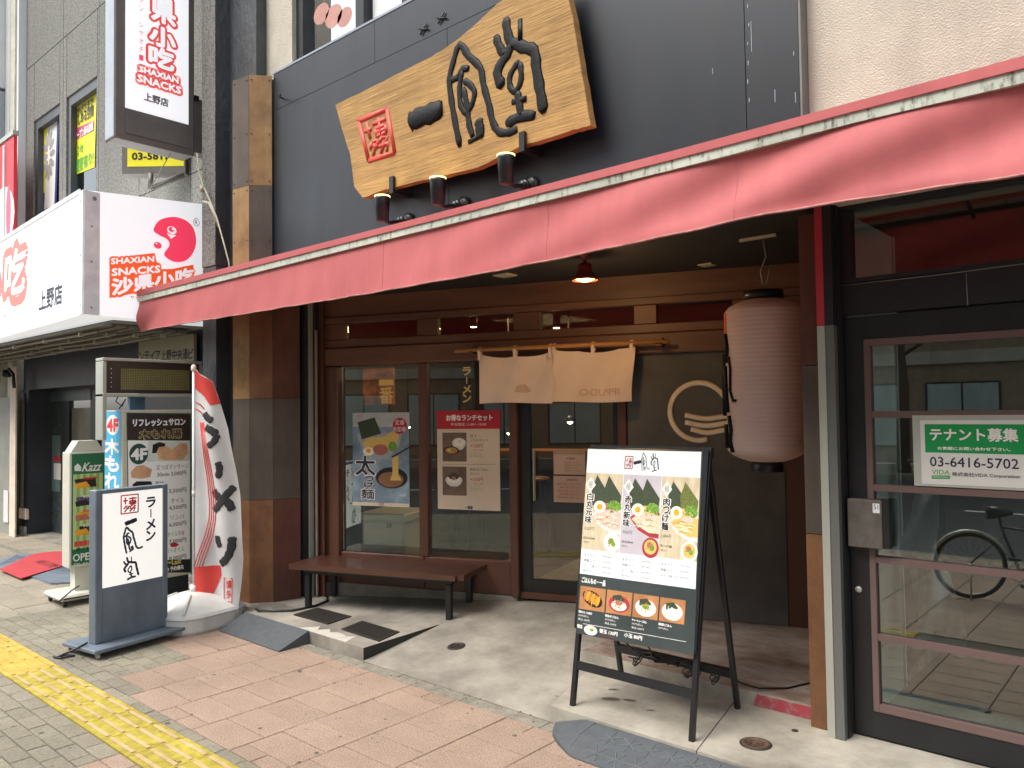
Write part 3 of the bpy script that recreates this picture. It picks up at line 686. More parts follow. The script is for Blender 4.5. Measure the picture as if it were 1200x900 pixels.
for i, a in enumerate(pe):
    b_ = pe[(i+1) % len(pe)]; n_ = 4
    for k in range(n_): t = k/n_; pe2.append((a[0]+(b_[0]-a[0])*t+rr.uniform(-.002, .002), a[1]+(b_[1]-a[1])*t+rr.uniform(-.0025, .0025)))
wb.g('board', m_wood).prism(pe2, -.055, 0)
# push characters in by their traced picture position
def px5(x, y): return (380+x*.3111, y*.3111)
for key, wsc in (('one', 1), ('wind', 1.0), ('hall', 1.0)):
    g = wb.g('carved_character', m_lac)
    for stn_, wd in BRUSH[key]:
        pts = [wb.p(*px5(*p)) for p in stn_]; q = abs(wb.p(*px5(0, 0))[1]-wb.p(*px5(0, 100))[1])/100
        g.stroke(pts, wd*q*(1.65 if key != 'one' else 1.1), .002, .007 if key != 'one' else .018, n=8)
    for gg_, nm_, mm_, lb_ in [wb.acc.pop((k)) for k in list(wb.acc) if k[0] == 'carved_character']: gg_.build('carved_character', m_lac, wb.t)
C4 = [wb.p(*px5(*q)) for q in ((130, 455), (236, 412), (266, 575), (168, 605))]
def bil(u, v):
    a = [C4[0][i]+(C4[1][i]-C4[0][i])*u for i in (0, 1)]; b_ = [C4[3][i]+(C4[2][i]-C4[3][i])*u for i in (0, 1)]
    return (a[0]+(b_[0]-a[0])*v, a[1]+(b_[1]-a[1])*v)
g = wb.g('seal', m_seal); ring = [bil(*q) for q in ((0, 0), (1, 0), (1, 1), (0, 1), (0, 0))]
for a, b_ in zip(ring, ring[1:]): g.tube([(a[0], a[1], .001), (b_[0], b_[1], .001)], .019, 6, flat_n=(0, 0, 1), h=.01)
def seal_strokes(g, f, r, h, z=.001):
    S = [[(.12, .3), (.38, .3)], [(.25, .12), (.25, .5)], [(.45, .2), (.9, .2)], [(.5, .33), (.85, .33)], [(.5, .33), (.5, .5)], [(.85, .33), (.85, .5)], [(.5, .42), (.85, .42)], [(.5, .5), (.85, .5)], [(.67, .12), (.67, .5)],
         [(.3, .6), (.15, .75)], [(.3, .6), (.5, .6), (.2, .92)], [(.65, .56), (.5, .7)], [(.65, .58), (.85, .6), (.5, .92)], [(.3, .68), (.45, .76)], [(.68, .7), (.8, .78)], [(.5, .75), (.85, .75), (.72, .92)]]
    for s_ in S: g.tube([(*f(*p), z) for p in s_], r, 5, flat_n=(0, 0, 1), h=h)
seal_strokes(g, bil, .0165, .009)
wb.done()
g = G()
for px, py in ((460, 214), (613, 163)):
    q = onY(px, py, 3.44); G().box(q.x-.02, q.x+.02, 3.425, 3.448, q.z-.05, q.z+.04).box(q.x-.02, q.x+.02, 3.425, 3.588, q.z-.075, q.z-.0505).build('bracket', m_blk, wb.t)

# ---------------------------------------------------------------- SIGN SPOTLIGHTS
def spotlight(M, label, group):
    t = thing('sign_spotlight', label, 'spotlight', M, group)
    G(M).lathe([(.052, 0), (.052, .018), (.03, .03)], (0, 0, 0), 20, axis='Y').build('mount', m_blk, t)
    G(M).tube([(0, -.02, 0), (-.0, .09, -.02), (.0, .17, -.045), (0, .225, -.03)], .013, 8).tube([(0, .06, -.012), (0, .075, -.016)], .03, 12).tube([(0, .09, -.02), (0, .1, -.022)], .026, 12).build('arm', m_blk, t)
    hm = M @ Matrix.Translation(V((0, .235, -.045)))
    h = G(hm).lathe([(.038, 0), (.043, .01), (.045, .06), (.046, .061), (.052, .15), (.052, .163)], (0, 0, 0), 20).build('head', m_blk, t)
    G(hm).lathe([(.053, .163), (.053, .171), (.044, .171), (.044, .15)], (0, 0, 0), 20).build('glowing_rim', mat('amber_rim', (1, .8, .25), emit=1.6, var=0), t)
    return t
SP = [((-4.10, 3.589, 2.975), 'black sign spotlight at the left below the red seal'), ((-3.555, 3.589, 2.985), 'middle black sign spotlight below the wooden board'), ((-2.98, 3.589, 3.0), 'black sign spotlight at the right below the last character')]
rotm = Matrix.Rotation(pi, 4, 'Z')
s1 = None
for P, lb in SP:
    M = Matrix.Translation(V(P)) @ rotm
    if s1 is None: s1 = spotlight(M, lb, 'spotlights lighting the wooden sign')
    else: dup(s1, M, lb, 'spotlights lighting the wooden sign')
# ---------------------------------------------------------------- HANGING THINGS UNDER THE SOFFIT
t = thing('pendant_lamp', 'small red and brass pendant lamp glowing under the dark soffit behind the awning', 'lamp', (-2.93, 4.02, 2.63))
Mp = Matrix.Translation(V((-2.90, 4.0, 2.46)))
G(Mp).lathe([(.035, .17), (.035, .15), (.012, .145), (.012, .115), (.04, .105), (.045, .075), (.05, .05), (.072, .02), (.082, .0), (.078, .0), (.045, .05), (.03, .07)], n=24).build('lamp_shade', mat('copper_red_shade', '8c3a2c', .4, .1, 4, metal=.4), t)
G(Mp).lathe([(.0, .035), (.045, .03), (.06, .012), (.055, .004), (.0, -.012)], n=20).build('bulb', mat('yellow_bulb', (1, .62, .12), emit=7, var=0), t)
pl_ = bpy.data.lights.new('pendant_glow', 'POINT'); pl_.energy = 4; pl_.color = (1, .6, .25); pl_.shadow_soft_size = .06
po = bpy.data.objects.new('pendant_glow', pl_); col.objects.link(po); po.location = (-2.90, 4.0, 2.40)
# lantern
LC = V((-1.845, 4.25, 0)); t = thing('paper_lantern', 'tall pale ribbed paper lantern with black caps hanging beside the right pillar', 'lantern', (LC.x, LC.y, 1.34))
Ml = Matrix.Translation(LC); prof = []
for i in range(0, 217):
    u = i/216; z = 1.345+u*.905; e = min(u, 1-u); r = .213*(1-max(0, (.085-e)/.085)**2.3*.5); r += .002*abs(sin(u*pi*36))-.001
    prof.append((r, z))
prof = [(.10, 1.343)]+prof+[(.10, 2.252)]
_lm = mat('lantern_paper', 'f2dcd2', .75, .06, 3, c2='ead2c8', grime=.12)
_t = _lm.node_tree; _tr = _t.nodes.new('ShaderNodeBsdfTranslucent'); _tr.inputs[0].default_value = (.75, .55, .46, 1); _mx = _t.nodes.new('ShaderNodeMixShader'); _mx.inputs[0].default_value = .4
_t.links.new(_t.nodes['Principled BSDF'].outputs[0], _mx.inputs[1]); _t.links.new(_tr.outputs[0], _mx.inputs[2]); _t.links.new(_mx.outputs[0], _t.nodes['Material Output'].inputs[0])
G(Ml).lathe(prof, n=40).build('shade', _lm, t)
G(Ml).lathe([(.085, 1.285), (.088, 1.29), (.088, 1.352), (.08, 1.352)], n=28).build('cap', m_blk, t); G(Ml).lathe([(.09, 2.25), (.11, 2.25), (.11, 2.30), (.09, 2.302)], n=28).build('cap', m_blk, t)
g = G(); hk = V((-1.86, 4.30, 2.62))
g.tube([LC+V((0, 0, 2.34)), LC+V((-.02, .02, 2.42)), LC+V((.01, .03, 2.5)), hk], .004, 6).tube([LC+V((.02, 0, 2.34)), LC+V((.04, .02, 2.45))], .003, 5)
g.build('wire', m_ss, t); G().box(-2.0, -1.78, 4.29, 4.31, 2.612, 2.628).build('bracket', mat('ivory_vent', 'b5ad98'), t)
def wrap(a, z, off=.004): return (LC.x+(.213+off)*cos(a), LC.y+(.213+off)*sin(a), z)
g = G(); left = R(226)
for pts, wd in (([(-4, 2.06), (2, 1.97), (-3, 1.90)], .02), ([(6, 1.93), (10, 1.86), (8, 1.74), (16, 1.68), (22, 1.685)], .012), ([(-8, 1.88), (-4, 1.70), (0, 1.62)], .02), ([(4, 1.60), (9, 1.52), (6, 1.46), (12, 1.40)], .018), ([(-10, 1.55), (-3, 1.42)], .022), ([(-20, 1.95), (-16, 1.6)], .025), ([(-30, 1.9), (-14, 1.8)], .025)):
    P = [wrap(left+R(a), z) for a, z in pts]
    g.tube(P, wd*.7, 6)
g.build('lettering', m_lac, t)
g = G()
for z0, z1 in ((2.0, 2.18),):
    vs = [wrap(left+R(-34+i*4), z) for z in (z0, z1) for i in range(9)]
    g.add(vs, [(i, i+1, i+10, i+9) for i in range(8)])
g.build('seal', m_seal, t)
# noren rod and curtains
t = thing('curtain_rod', 'light bamboo rod held by wooden brackets above the shop door', 'rod', spt(-1.84, 2.12, .1))
G(SM).tube([(-1.84, 2.118, .14), (-.17, 2.118, .14)], .016, 10).build('rod', mat('bamboo', 'b57f45', .45, .15, 5), t)
for s in (-1.70, -.24): G(SM).box(s-.02, s+.02, 2.085, 2.15, .04, .135).box(s-.022, s+.022, 2.09, 2.1005, .136, .165).build('bracket', m_br2, t)
def noren(s0, s1, zt, zb, label, ph, letters):
    t = thing('noren_curtain', label, 'curtain', spt((s0+s1)/2, 2.1, .14))
    def f(u, v):
        s = s0+(s1-s0)*u; sag = .03*sin(pi*u*1.0)*(1-v)+.012*abs(sin(u*2*pi+ph))*(1-v)
        n = .14+.022*sin(u*6.5+ph)*v+.016*sin(u*13+v*3+ph)*(1-v*.4)+.012*sin((u+v)*4+ph)
        return (s+.01*sin(v*4+ph)-.012*v*(1 if ph else -.3), zt-sag+(zb-zt+sag)*v+.006*sin(u*5+ph)*v, n)
    m = mat('undyed_linen', 'e4cdb8', .85, .05, 3, bump=.15, bscale=300)
    G(SM).grid(f, 44, 20, thick=(0, 0, -.002)).build('cloth', m, t)
    g = G(SM); nn = 2
    for k in range(nn+1):
        if ph and k == 0: pass
        x = s0+(s1-s0)*(k/nn)*.98+.008+(-.012 if k == nn else 0); w_ = .024
        loop = [(x, zt-.05, .155), (x, 2.10, .162), (x, 2.139, .14), (x, 2.10, .118), (x, zt-.03, .125)]
        g = G(SM)
        for (a, b_) in zip(loop, loop[1:]): g.add([(a[0]-w_/2, a[1], a[2]), (a[0]+w_/2, a[1], a[2]), (b_[0]+w_/2, b_[1], b_[2]), (b_[0]-w_/2, b_[1], b_[2])], [(0, 1, 2, 3)])
        g.build('loop', m, t)
    if letters:
        g = G(SM); gg = G(); text(gg, 'IPPUDO', .35, .12, .86, .25, 0, mirror=True)
        g.add([V(f(p.x, 1-p.y))+V((0, 0, .0035)) for p in gg.v], gg.f); g.build('lettering', mat('faint_reverse_print', 'cda98f', .85, .03), t)
    else:
        g = G(SM); g.add([V(f(u, v))+V((0, 0, .0035)) for u, v in ((.5, .66), (.6, .62), (.68, .76), (.62, .8), (.48, .78))], [(0, 1, 2, 3, 4)]); g.build('lettering', mat('faint_reverse_print', 'cda98f'), t)
noren(-1.635, -1.035, 2.085, 1.70, 'left half of the plain beige cloth curtain hanging above the door', 0, False)
noren(-1.028, -.42, 2.10, 1.70, 'right half of the beige cloth curtain with faint reversed letters', 1.3, True)

# ---------------------------------------------------------------- FLAT PRINT HELPERS
m_k = mat('black_ink', '17171a', .5, .0); m_w = mat('white_ink', 'e8e6e0', .5, 0); m_r = mat('red_ink', 'b3202f', .5, 0); m_gr = mat('grey_ink', '6e6b66', .6, 0)
m_paper = mat('poster_paper', 'd2c2ac', .5, .05, 3); m_nori = mat('nori_print', '39442e', .5, 0.35, 130); m_nood = mat('noodle_print', 'd9b566', .5, 0.3, 130, stretch=(1, 1, 6)); m_soup = mat('soup_print', 'b4763f', .5, 0.45, 130)
m_egg = mat('egg_white_print', 'efe6d2', .5, 0); m_yolk = mat('yolk_print', 'e8a01e', .5, 0.2, 130); m_meat = mat('pork_print', 'b06a58', .5, 0.4, 130); m_onion = mat('spring_onion_print', '6f9a34', .5, 0.5, 130); m_bowl = mat('bowl_print', 'd8d4cc', .5, .14, 25)
def bowl(b, x, y, rx, ry, kind='ramen', z=None, deep=True, dark=False, rim=None):
    """flat printed picture of a bowl centred at picture position x,y with half sizes rx,ry (photo px)"""
    c = b.p(x, y); a = b.p(x+rx, y); d_ = b.p(x, y+ry); w_ = abs(a[0]-c[0]); h_ = abs(d_[1]-c[1]); z = z or b.z*3; e = .00008
    def E(nm, m, u, v, ru, rv, k, n=16, rot=0): b.g(nm, m).ell(c[0]+u*w_, c[1]+v*h_, ru*w_, rv*h_, z+e*k, n, rot)
    rim = rim or (m_k if dark else m_bowl)
    if deep: b.g('printed_food', rim).flat([(c[0]-w_, c[1]), (c[0]-w_*.8, c[1]-h_*.8), (c[0]-w_*.4, c[1]-h_*1.35), (c[0]+w_*.4, c[1]-h_*1.35), (c[0]+w_*.8, c[1]-h_*.8), (c[0]+w_, c[1])], z)
    E('printed_food', rim, 0, 0, 1, 1, 1, 24)
    if kind == 'ramen':
        E('printed_food', m_soup, 0, 0, .88, .8, 2, 24); E('printed_food', m_nood, .0, .1, .7, .55, 3); E('printed_food', m_meat, -.05, -.25, .36, .34, 4); E('printed_food', m_onion, .5, .05, .26, .3, 5, 7)
        E('printed_food', m_egg, -.55, -.15, .26, .36, 6); E('printed_food', m_yolk, -.55, -.15, .13, .2, 7, 10)
    if kind == 'rice': E('printed_food', m_egg, 0, .05, .72, .7, 2); E('printed_food', m_bowl, .1, .2, .4, .35, 3, 9)
    if kind == 'soup': E('printed_food', m_soup, 0, 0, .82, .78, 2); E('printed_food', m_nood, -.1, .1, .5, .4, 3, 9); E('printed_food', m_onion, .1, .1, .3, .3, 4, 7)
    if kind == 'clear': E('printed_food', m_egg, 0, 0, .82, .78, 2); E('printed_food', m_onion, -.1, .15, .35, .3, 3, 7); E('printed_food', m_meat, .1, -.35, .3, .25, 4, 7)
def lines(b, m, x0, y0, x1, y1, n, seedtext, slope=0, fill=.6):
    """n lines of small print between two picture corners"""
    for i in range(n):
        ya = y0+(y1-y0)*i/n; yb = ya+(y1-y0)/n*fill; s_ = seedtext[i % len(seedtext)]
        b.txt(s_, m, x0, ya, x0+(x1-x0)*min(1, .55+.45*((i*7) % 5)/4), yb)

r5 = random.Random(5)
def bits(put, m, u, v, ru, rv, n, z, size, long=1.0):
    for i in range(n):
        a_ = r5.random()*2*pi; q = r5.random()**.5; put(m, u+ru*q*cos(a_), v+rv*q*sin(a_), size*r5.uniform(.6, 1.4)*long, size*r5.uniform(.6, 1.3), z+i*.000006, 6, r5.random()*3)
# posters and notice on the shop front glass
pA = Board('window_poster', 'tall blue noodle poster with a bowl and big black characters on the left pane', 'poster', spt(0, 0, -.024), SU, group=None)
pA.z = .0006
a, b_ = pA.p(413, 484), pA.p(480, 594.5)
pA.g('sheet', mat('blue_poster_print', '9fb3bf', .4, .3, 3, c2='54697e', lo=.35, hi=.65, stretch=(1, 1, 1))).box(a[0], b_[0], b_[1], a[1], -.001, .0)
pA.quad('printed_band', m_paper, 413, 588, 480, 594.5, .0004); pA.quad('printed_band', mat('pale_poster_top', 'b6bcbb', .4, .2, 4), 413.5, 484, 480, 500, .0003)
pA.g('printed_food', m_nori).flat([pA.p(*q) for q in ((419, 495), (439, 489), (447, 508), (424, 515))], .0012)
c = pA.p(446, 519); pA.g('printed_food', mat('pale_bowl_print', '9fa8aa', .4, .1)).flat([pA.p(*q) for q in ((418, 508), (424, 526), (437, 538), (455, 538), (468, 522), (472, 506))], .0010)
pA.g('printed_food', m_nood).flat([pA.p(*q) for q in ((425, 519), (432, 513), (450, 512), (460, 505), (468, 510), (464, 524), (440, 528), (427, 524))], .0016)
for (x, y, rx, ry, m) in ((446, 527, 9, 6.5, m_meat), (460, 523, 5, 6, m_onion), (432, 529, 6.5, 5, m_egg), (432, 528, 3, 2.6, m_yolk)):
    q = pA.p(x, y); q2 = pA.p(x+rx, y+ry); pA.g('printed_food', m).ell(q[0], q[1], q2[0]-q[0], q[1]-q2[1], .0018+rx*.00001+(.0002 if m is m_yolk else 0))
for (x, y, rx, ry, m, z) in ((459, 560, 19, 13, m_k, .0010), (458, 562, 15, 9.5, mat('broth_print', '8a6242', .5, 0.5, 130), .0014)):
    q = pA.p(x, y); q2 = pA.p(x+rx, y+ry); pA.g('printed_food', m).ell(q[0], q[1], q2[0]-q[0], q[1]-q2[1], z, 24)
pA.g('printed_food', m_nood).flat([pA.p(*q) for q in ((460, 536), (467, 534), (467, 556), (471, 563), (457, 563), (460, 555))], .0017)
pA.g('printed_food', m_k).flat([pA.p(*q) for q in ((459, 535), (480, 523), (480, 525), (460, 536.5))], .0021)
q = pA.p(468.5, 499); q2 = pA.p(477, 508.5); pA.g('printed_badge', m_r).ell(q[0], q[1], q2[0]-q[0], q[1]-q2[1], .0012, 20)
pA.txt('定番', m_w, 463, 492, 474, 498, .0016); pA.txt('新登場!', m_w, 461, 500, 476, 506, .0016)
pA.txt('太', m_w, 416.5, 534, 440, 557, .0019, bold=.009); pA.txt('つけ', m_w, 427, 557, 438, 572, .0019, bold=.006, vert=True); pA.txt('麺', m_w, 423, 573, 439, 585, .0019, bold=.006)
m_ind = mat('indigo_ink', '2b2438', .5, 0)
pA.txt('太', m_ind, 417, 534.5, 439.5, 556.5, .0026, bold=.004); pA.txt('つけ', m_ind, 427, 557.5, 438, 571.5, .0026, bold=.0025, vert=True); pA.txt('麺', m_ind, 423.5, 573.5, 438.5, 584.5, .0026, bold=.002)
pA.txt('一風堂', m_k, 442, 589, 450, 592.5, .0009); pA.txt('一風堂', m_seal, 414.5, 485.5, 425, 489, .0009); pA.txt('900円', m_w, 468, 579, 476, 582.5, .001); pA.done()
pB = Board('window_poster', 'cream lunch set poster with a red heading and two dish photos on the middle pane', 'poster', spt(0, 0, -.024), SU); pB.z = .0006
a, b_ = pB.p(512, 481.5), pB.p(586.5, 599); pB.g('sheet', m_paper).box(a[0], b_[0], b_[1], a[1], -.001, .0)
pB.quad('printed_heading', m_r, 512, 481.5, 586.5, 502.5, .0006); pB.txt('お得なランチセット', m_w, 523, 486, 577, 493, .0012, bold=.002); pB.txt('平日限定 11:00〜15:00', m_w, 528, 495.5, 570, 499, .0012)
m_ph = mat('table_photo_print', '6d5a4b', .5, .25, 12)
for y0, y1, tt, kk in ((507, 541, ('餃子・', 'ごはんセット'), 'soup'), (546.5, 581, ('明太子ごはん', 'セット'), 'rice')):
    pB.quad('printed_photo', m_ph, 518.5, y0, 547, y1, .0006)
    bowl(pB, 538 if kk == 'soup' else 532, y0+(12 if kk == 'soup' else 16), 8 if kk == 'soup' else 10, 6 if kk == 'soup' else 5.5, 'rice', .0010)
    if kk == 'soup': bowl(pB, 529, y0+21, 9, 5, 'soup', .0016, deep=False, dark=True)
    else: q = pB.p(532, y0+14); pB.g('printed_food', m_nori).flat([pB.p(525, y0+12), pB.p(532, y0+7), pB.p(539, y0+12), pB.p(536, y0+15), pB.p(528, y0+15)], .0015); pB.g('printed_food', m_meat).ell(q[0], q[1], .018, .015, .0018)
    pB.txt(tt[0], m_k, 551, y0+2, 551+len(tt[0])*3.5, y0+5.5, .001); pB.txt(tt[1], m_k, 551, y0+7, 551+len(tt[1])*3.5, y0+10.5, .001)
    pB.txt('+100円', m_r, 551, y0+13, 566, y0+18, .001); pB.txt('(税込110円)', m_r, 555, y0+19.5, 566, y0+21.5, .001)
    for k in range(3): pB.txt('詳しくはスタッフまで', m_gr, 551, y0+23+k*2.3, 563+k*2, y0+24.6+k*2.3, .001)
pB.g('printed_rule', m_gr).flat([pB.p(518, 543.8), pB.p(581, 544), pB.p(581, 544.4), pB.p(518, 544.2)], .0008)
pB.txt('一風堂', m_k, 545, 593, 554, 596.5, .001, bold=.001); pB.done()
nB = Board('door_notice', 'two pale pink printed notices taped one above the other on the glass door', 'notice', spt(0, 0, -.036), SU); nB.z = .0005
for y0, y1 in ((526.5, 556.5), (557.5, 589.5)):
    a, b_ = nB.p(648.5, y0), nB.p(686, y1); nB.g('sheet', mat('pinkish_paper', 'c0a28f', .6, .04, 3)).box(a[0], b_[0], b_[1], a[1], -.001, 0)
nB.quad('printed_heading', mat('tan_print', 'a08672', .6), 649, 527, 686, 533, .0005)
nB.txt('お客様へ', m_k, 664, 536, 676, 538.5, .001)
for k in range(4): nB.txt('ご来店ありがとうございます', m_gr, 661, 541+k*3.2, 677+(k % 2)*4, 543+k*3.2, .001)
nB.txt('営業時間', m_k, 664, 561, 676, 563.5, .001)
for k in range(5): nB.txt('感染防止対策にご協力ください', m_r if k % 2 else m_gr, 653+(k % 2)*3, 566+k*4, 680, 568.4+k*4, .001)
nB.done()

# ---------------------------------------------------------------- BENCH
BR = spt(0, 0)*0; bd = SU; bn = -SN
FRp = V((-4.095, 4.055, 0)); ML = frame(FRp-SU*1.52, SU, (-SN)) # x along, y back, z up
t = thing('bench', 'low brown wooden bench with black steel legs under the shop window', 'bench', ML)
m_bn = mat('brown_lacquered_wood', '4b2f26', .3, .25, 4, stretch=(.2, .2, 1), coat=.25, bump=.04, bscale=60)
L_ = 1.52; D_ = .49
for k in range(1):
    pts = [(0.0, 0), (L_-.05, 0), (L_-.045, .03), (L_, .05), (L_, D_-.02), (L_-.02, D_), (0, D_)]
    G(ML).prism(pts, .40, .44).build('seat', m_bn, t)
g = G(ML)
for k in (.52, 1.02): g.box(k-.0015, k+.0015, .004, D_-.004, .4405, .441)
g.build('seam', m_blk, t)
G(ML).box(.12, L_-.10, .05, D_-.05, .365, .3985).build('seat_frame', m_blk, t)
for x in (.14, L_-.13):
    for y in (.065, D_-.065):
        zf = .10 if y < .2 else .105
        G(ML).box(x-.022, x+.022, y-.022, y+.022, zf, .364, b=.004).build('leg', m_blk, t)

# ---------------------------------------------------------------- A-BOARD MENU
al = R(10); Oa = V((-2.555, 3.333, .08)); vA = V((0, sin(al), cos(al)))
A = Board('menu_stand', 'black A-frame menu stand with a lit ramen menu standing on the pale slab', 'menu stand', Oa, (1, 0, 0), vA)
W_ = .70
for x in (0.0, W_-.0): A.g('x', m_blk)
A.acc = {}
for x in (-.012, W_-.012): G(A.M).box(x, x+.026, 0, 1.375, -.03, -.002, b=.003).build('leg', m_blk, A.t)
G(A.M).box(.0145, W_-.0125, .19, .232, -.025, -.006).build('cross_bar', m_blk, A.t)
G(A.M).box(-.015, W_+.018, 1.345, 1.39, -.03, .0).build('top_rail', m_blk, A.t)
# menu panel, slightly proud and a little narrower than the legs
y0p, y1p = .40, 1.375
G(A.M).box(-.012, W_+.012, y0p, y1p, .001, .022, b=.006).build('panel_frame', m_blk, A.t)
A.z = .0235; Z = A.z
def AP(x, y): return A.p(x, y, Z)
A.p0 = A.p; A.p = lambda x, y, off=0: A.p0(x, y, Z)
m_mw = mat('lit_white_print', 'dfe6e6', .35, .02, 2, emit=.03); m_md = mat('menu_dark_print', '3c4443', .3, .15, 4)
def AQ(nm, m, pts, z): A.g(nm, m).flat([AP(*q) for q in pts], z)
AQ('printed_sheet', m_md, [(689, 525.5), (824, 530), (813, 768), (675, 742)], Z)
AQ('printed_sheet', m_mw, [(689, 526), (822, 529.5), (815, 690.5), (679.5, 672)], Z+.0004)
# lit menu content
C0, C1, C2, C3 = (689, 526), (822, 529.5), (815, 690.5), (679.5, 672)
def mq(u, v):
    top = (C0[0]+(C1[0]-C0[0])*u, C0[1]+(C1[1]-C0[1])*u); bot = (C3[0]+(C2[0]-C3[0])*u, C3[1]+(C2[1]-C3[1])*u)
    return (top[0]+(bot[0]-top[0])*v, top[1]+(bot[1]-top[1])*v)
def mr(nm, m, u0, v0, u1, v1, z): A.g(nm, m).flat([AP(*mq(*q)) for q in ((u0, v0), (u1, v0), (u1, v1), (u0, v1))], z)
def mt(s_, m, u0, v0, u1, v1, z, **k):
    uc, vc = (u0+u1)/2, (v0+v1)/2
    text(A.g('lettering', m), s_, AP(*mq(u0, vc))[0], AP(*mq(uc, v1))[1], AP(*mq(u1, vc))[0], AP(*mq(uc, v0))[1], z, **k)
def me_(m, u, v, ru, rv, z, n=18, rot=0):
    c = AP(*mq(u, v)); e1 = AP(*mq(u+ru, v)); e2 = AP(*mq(u, v+rv)); A.g('printed_food', m).ell(c[0], c[1], abs(e1[0]-c[0]), abs(e2[1]-c[1]), z, n, rot)
a = AP(*mq(.335, .05)); b_ = AP(*mq(.40, .145))
gs = A.g('seal', m_r); seal_strokes(gs, lambda u, v: (a[0]+(b_[0]-a[0])*u, a[1]+(b_[1]-a[1])*v), .002, .0006, Z+.0008)
for q1, q2 in (((0, 0), (1, 0)), ((1, 0), (1, 1)), ((1, 1), (0, 1)), ((0, 1), (0, 0))):
    f = lambda u, v: (a[0]+(b_[0]-a[0])*u, a[1]+(b_[1]-a[1])*v, Z+.0008); gs.tube([f(*q1), f(*q2)], .0025, 5, flat_n=(0, 0, 1), h=.0006)
for key, u0, u1, v0, v1 in (('one', .41, .475, .085, .105), ('wind', .48, .555, .02, .16), ('hall', .56, .63, .02, .16)):
    a = AP(*mq(u0, v0)); b_ = AP(*mq(u1, v1)); brush(A.g('lettering', m_k), key, a[0], b_[1], b_[0], a[1], Z+.0006, .0008, 1.25)
cols = [(.0, .325, mat('menu_wood_print', 'c9bb9c', .5, .15, 6, stretch=(6, 6, .6)), '白丸元味', m_bowl, m_egg), (.33, .662, mat('menu_lilac_print', 'bdb6bd', .5, .1, 4), '赤丸新味', mat('red_bowl_print', 'a8323a', .5), m_nood), (.667, 1.0, mat('menu_wood_print', 'c9bb9c'), '肉つけ麺', m_bowl, m_soup)]
m_nl = mat('light_nori_print', '66702f', .5, 0.4, 130); m_pk = mat('pale_noodle_print', 'd8c4a6', .5, 0.35, 130)
for k, (u0, u1, mb_, nm_, bw, sp_) in enumerate(cols):
    mr('printed_photo', mb_, u0, .19, u1, .80, Z+.0008); w_ = u1-u0
    for (du, m__) in ((.30, m_nori), (.62, m_nl if k == 2 else m_nori)):
        A.g('printed_food', m__).flat([AP(*mq(u0+w_*(du+a_), v_)) for a_, v_ in ((0, .205+.01*k), (.36, .36), (.33, .47), (-.08, .47), (-.12, .33))], Z+.0011+du*.0003)
    me_(m_onion, u0+w_*.80, .445, w_*.18, .05, Z+.0015, 9); me_(m_nood if k else m_meat, u0+w_*.6, .455, w_*.2, .035, Z+.0014, 9)
    A.g('printed_food', bw).flat([AP(*mq(u0+w_*a_, v_)) for a_, v_ in ((.22, .52), (.4, .47), (.7, .45), (1.0, .47), (1.0, .66), (.75, .655), (.45, .61))], Z+.0012)
    A.g('printed_food', (m_meat if k == 0 else m_pk if k == 1 else m_nood) if k else mat('pale_pork_print', 'd0b7a4', .5, 0.25, 130)).flat([AP(*mq(u0+w_*a_, v_)) for a_, v_ in ((.27, .53), (.42, .49), (.7, .47), (1.0, .49), (1.0, .625), (.75, .625), (.5, .59))], Z+.0016)
    me_(m_egg, u0+w_*.42, .455, w_*.16, .048, Z+.0019); me_(m_yolk, u0+w_*.42, .455, w_*.075, .024, Z+.0021, 12)
    me_(m_w if k != 1 else bw, u0+w_*.8, .735 if k != 0 else .725, w_*.22, .078, Z+.0020); me_(m_egg if k == 0 else m_nood, u0+w_*.8, .73, w_*.165, .056, Z+.0022); me_(m_onion if k == 0 else m_meat, u0+w_*.78, .715, w_*.08, .025, Z+.0024, 8); me_(m_onion, u0+w_*.85, .74, w_*.06, .02, Z+.0025, 7)
    me_(mat('pale_fat_print', 'dcc0b0', .5, .2, 90), u0+w_*.72, .50, w_*.17, .022, Z+.00172, 12)
    for _k in range(16):
        _u = u0+w_*r5.uniform(.32, .77); _v = r5.uniform(.52, .60); A.g('printed_food', m_egg if _k % 3 else m_soup).flat([AP(*mq(_u+w_*dx, _v+dy)) for dx, dy in ((0, 0), (.10, -.008), (.2, .002), (.2, .006), (.10, -.003), (0, .005))], Z+.00175+_k*.000004)
    bits(me_, m_onion, u0+w_*.8, .445, w_*.2, .05, 16, Z+.00160, .008); bits(me_, mat('dark_green_bits', '3c5a22', .5, .2, 60), u0+w_*.78, .45, w_*.2, .05, 12, Z+.00172, .005)
    bits(me_, m_nood if k else m_meat, u0+w_*.62, .47, w_*.25, .03, 12, Z+.00178, .007); bits(me_, m_onion, u0+w_*.8, .73, w_*.12, .035, 10, Z+.00252, .006); bits(me_, m_soup, u0+w_*.8, .73, w_*.12, .04, 8, Z+.0026, .005)
    A.g('printed_badge', m_w).flat([AP(*mq(u0+w_*a_, v_)) for a_, v_ in ((.14, .225), (.28, .285), (.14, .345), (.0+.01, .285))], Z+.0018); mt('極', mat('olive_ink', '6a6432', .5, 0), u0+w_*.08, .255, u0+w_*.2, .31, Z+.002)
    mt(nm_, m_w, u0+w_*.05, .35, u0+w_*.24, .595, Z+.0021, bold=.0045, vert=True); mt(nm_, m_k, u0+w_*.06, .35, u0+w_*.23, .595, Z+.0027, bold=.0012, vert=True)
    mt(('820円', '900円', '1,080円')[k], m_gr, u0+w_*.05, .62, u0+w_*.3, .65, Z+.0015); mt(nm_, m_k, u0+w_*.04, .70, u0+w_*.34, .72, Z+.0015); mt('税込', m_gr, u0+w_*.05, .735, u0+w_*.2, .75, Z+.0015)
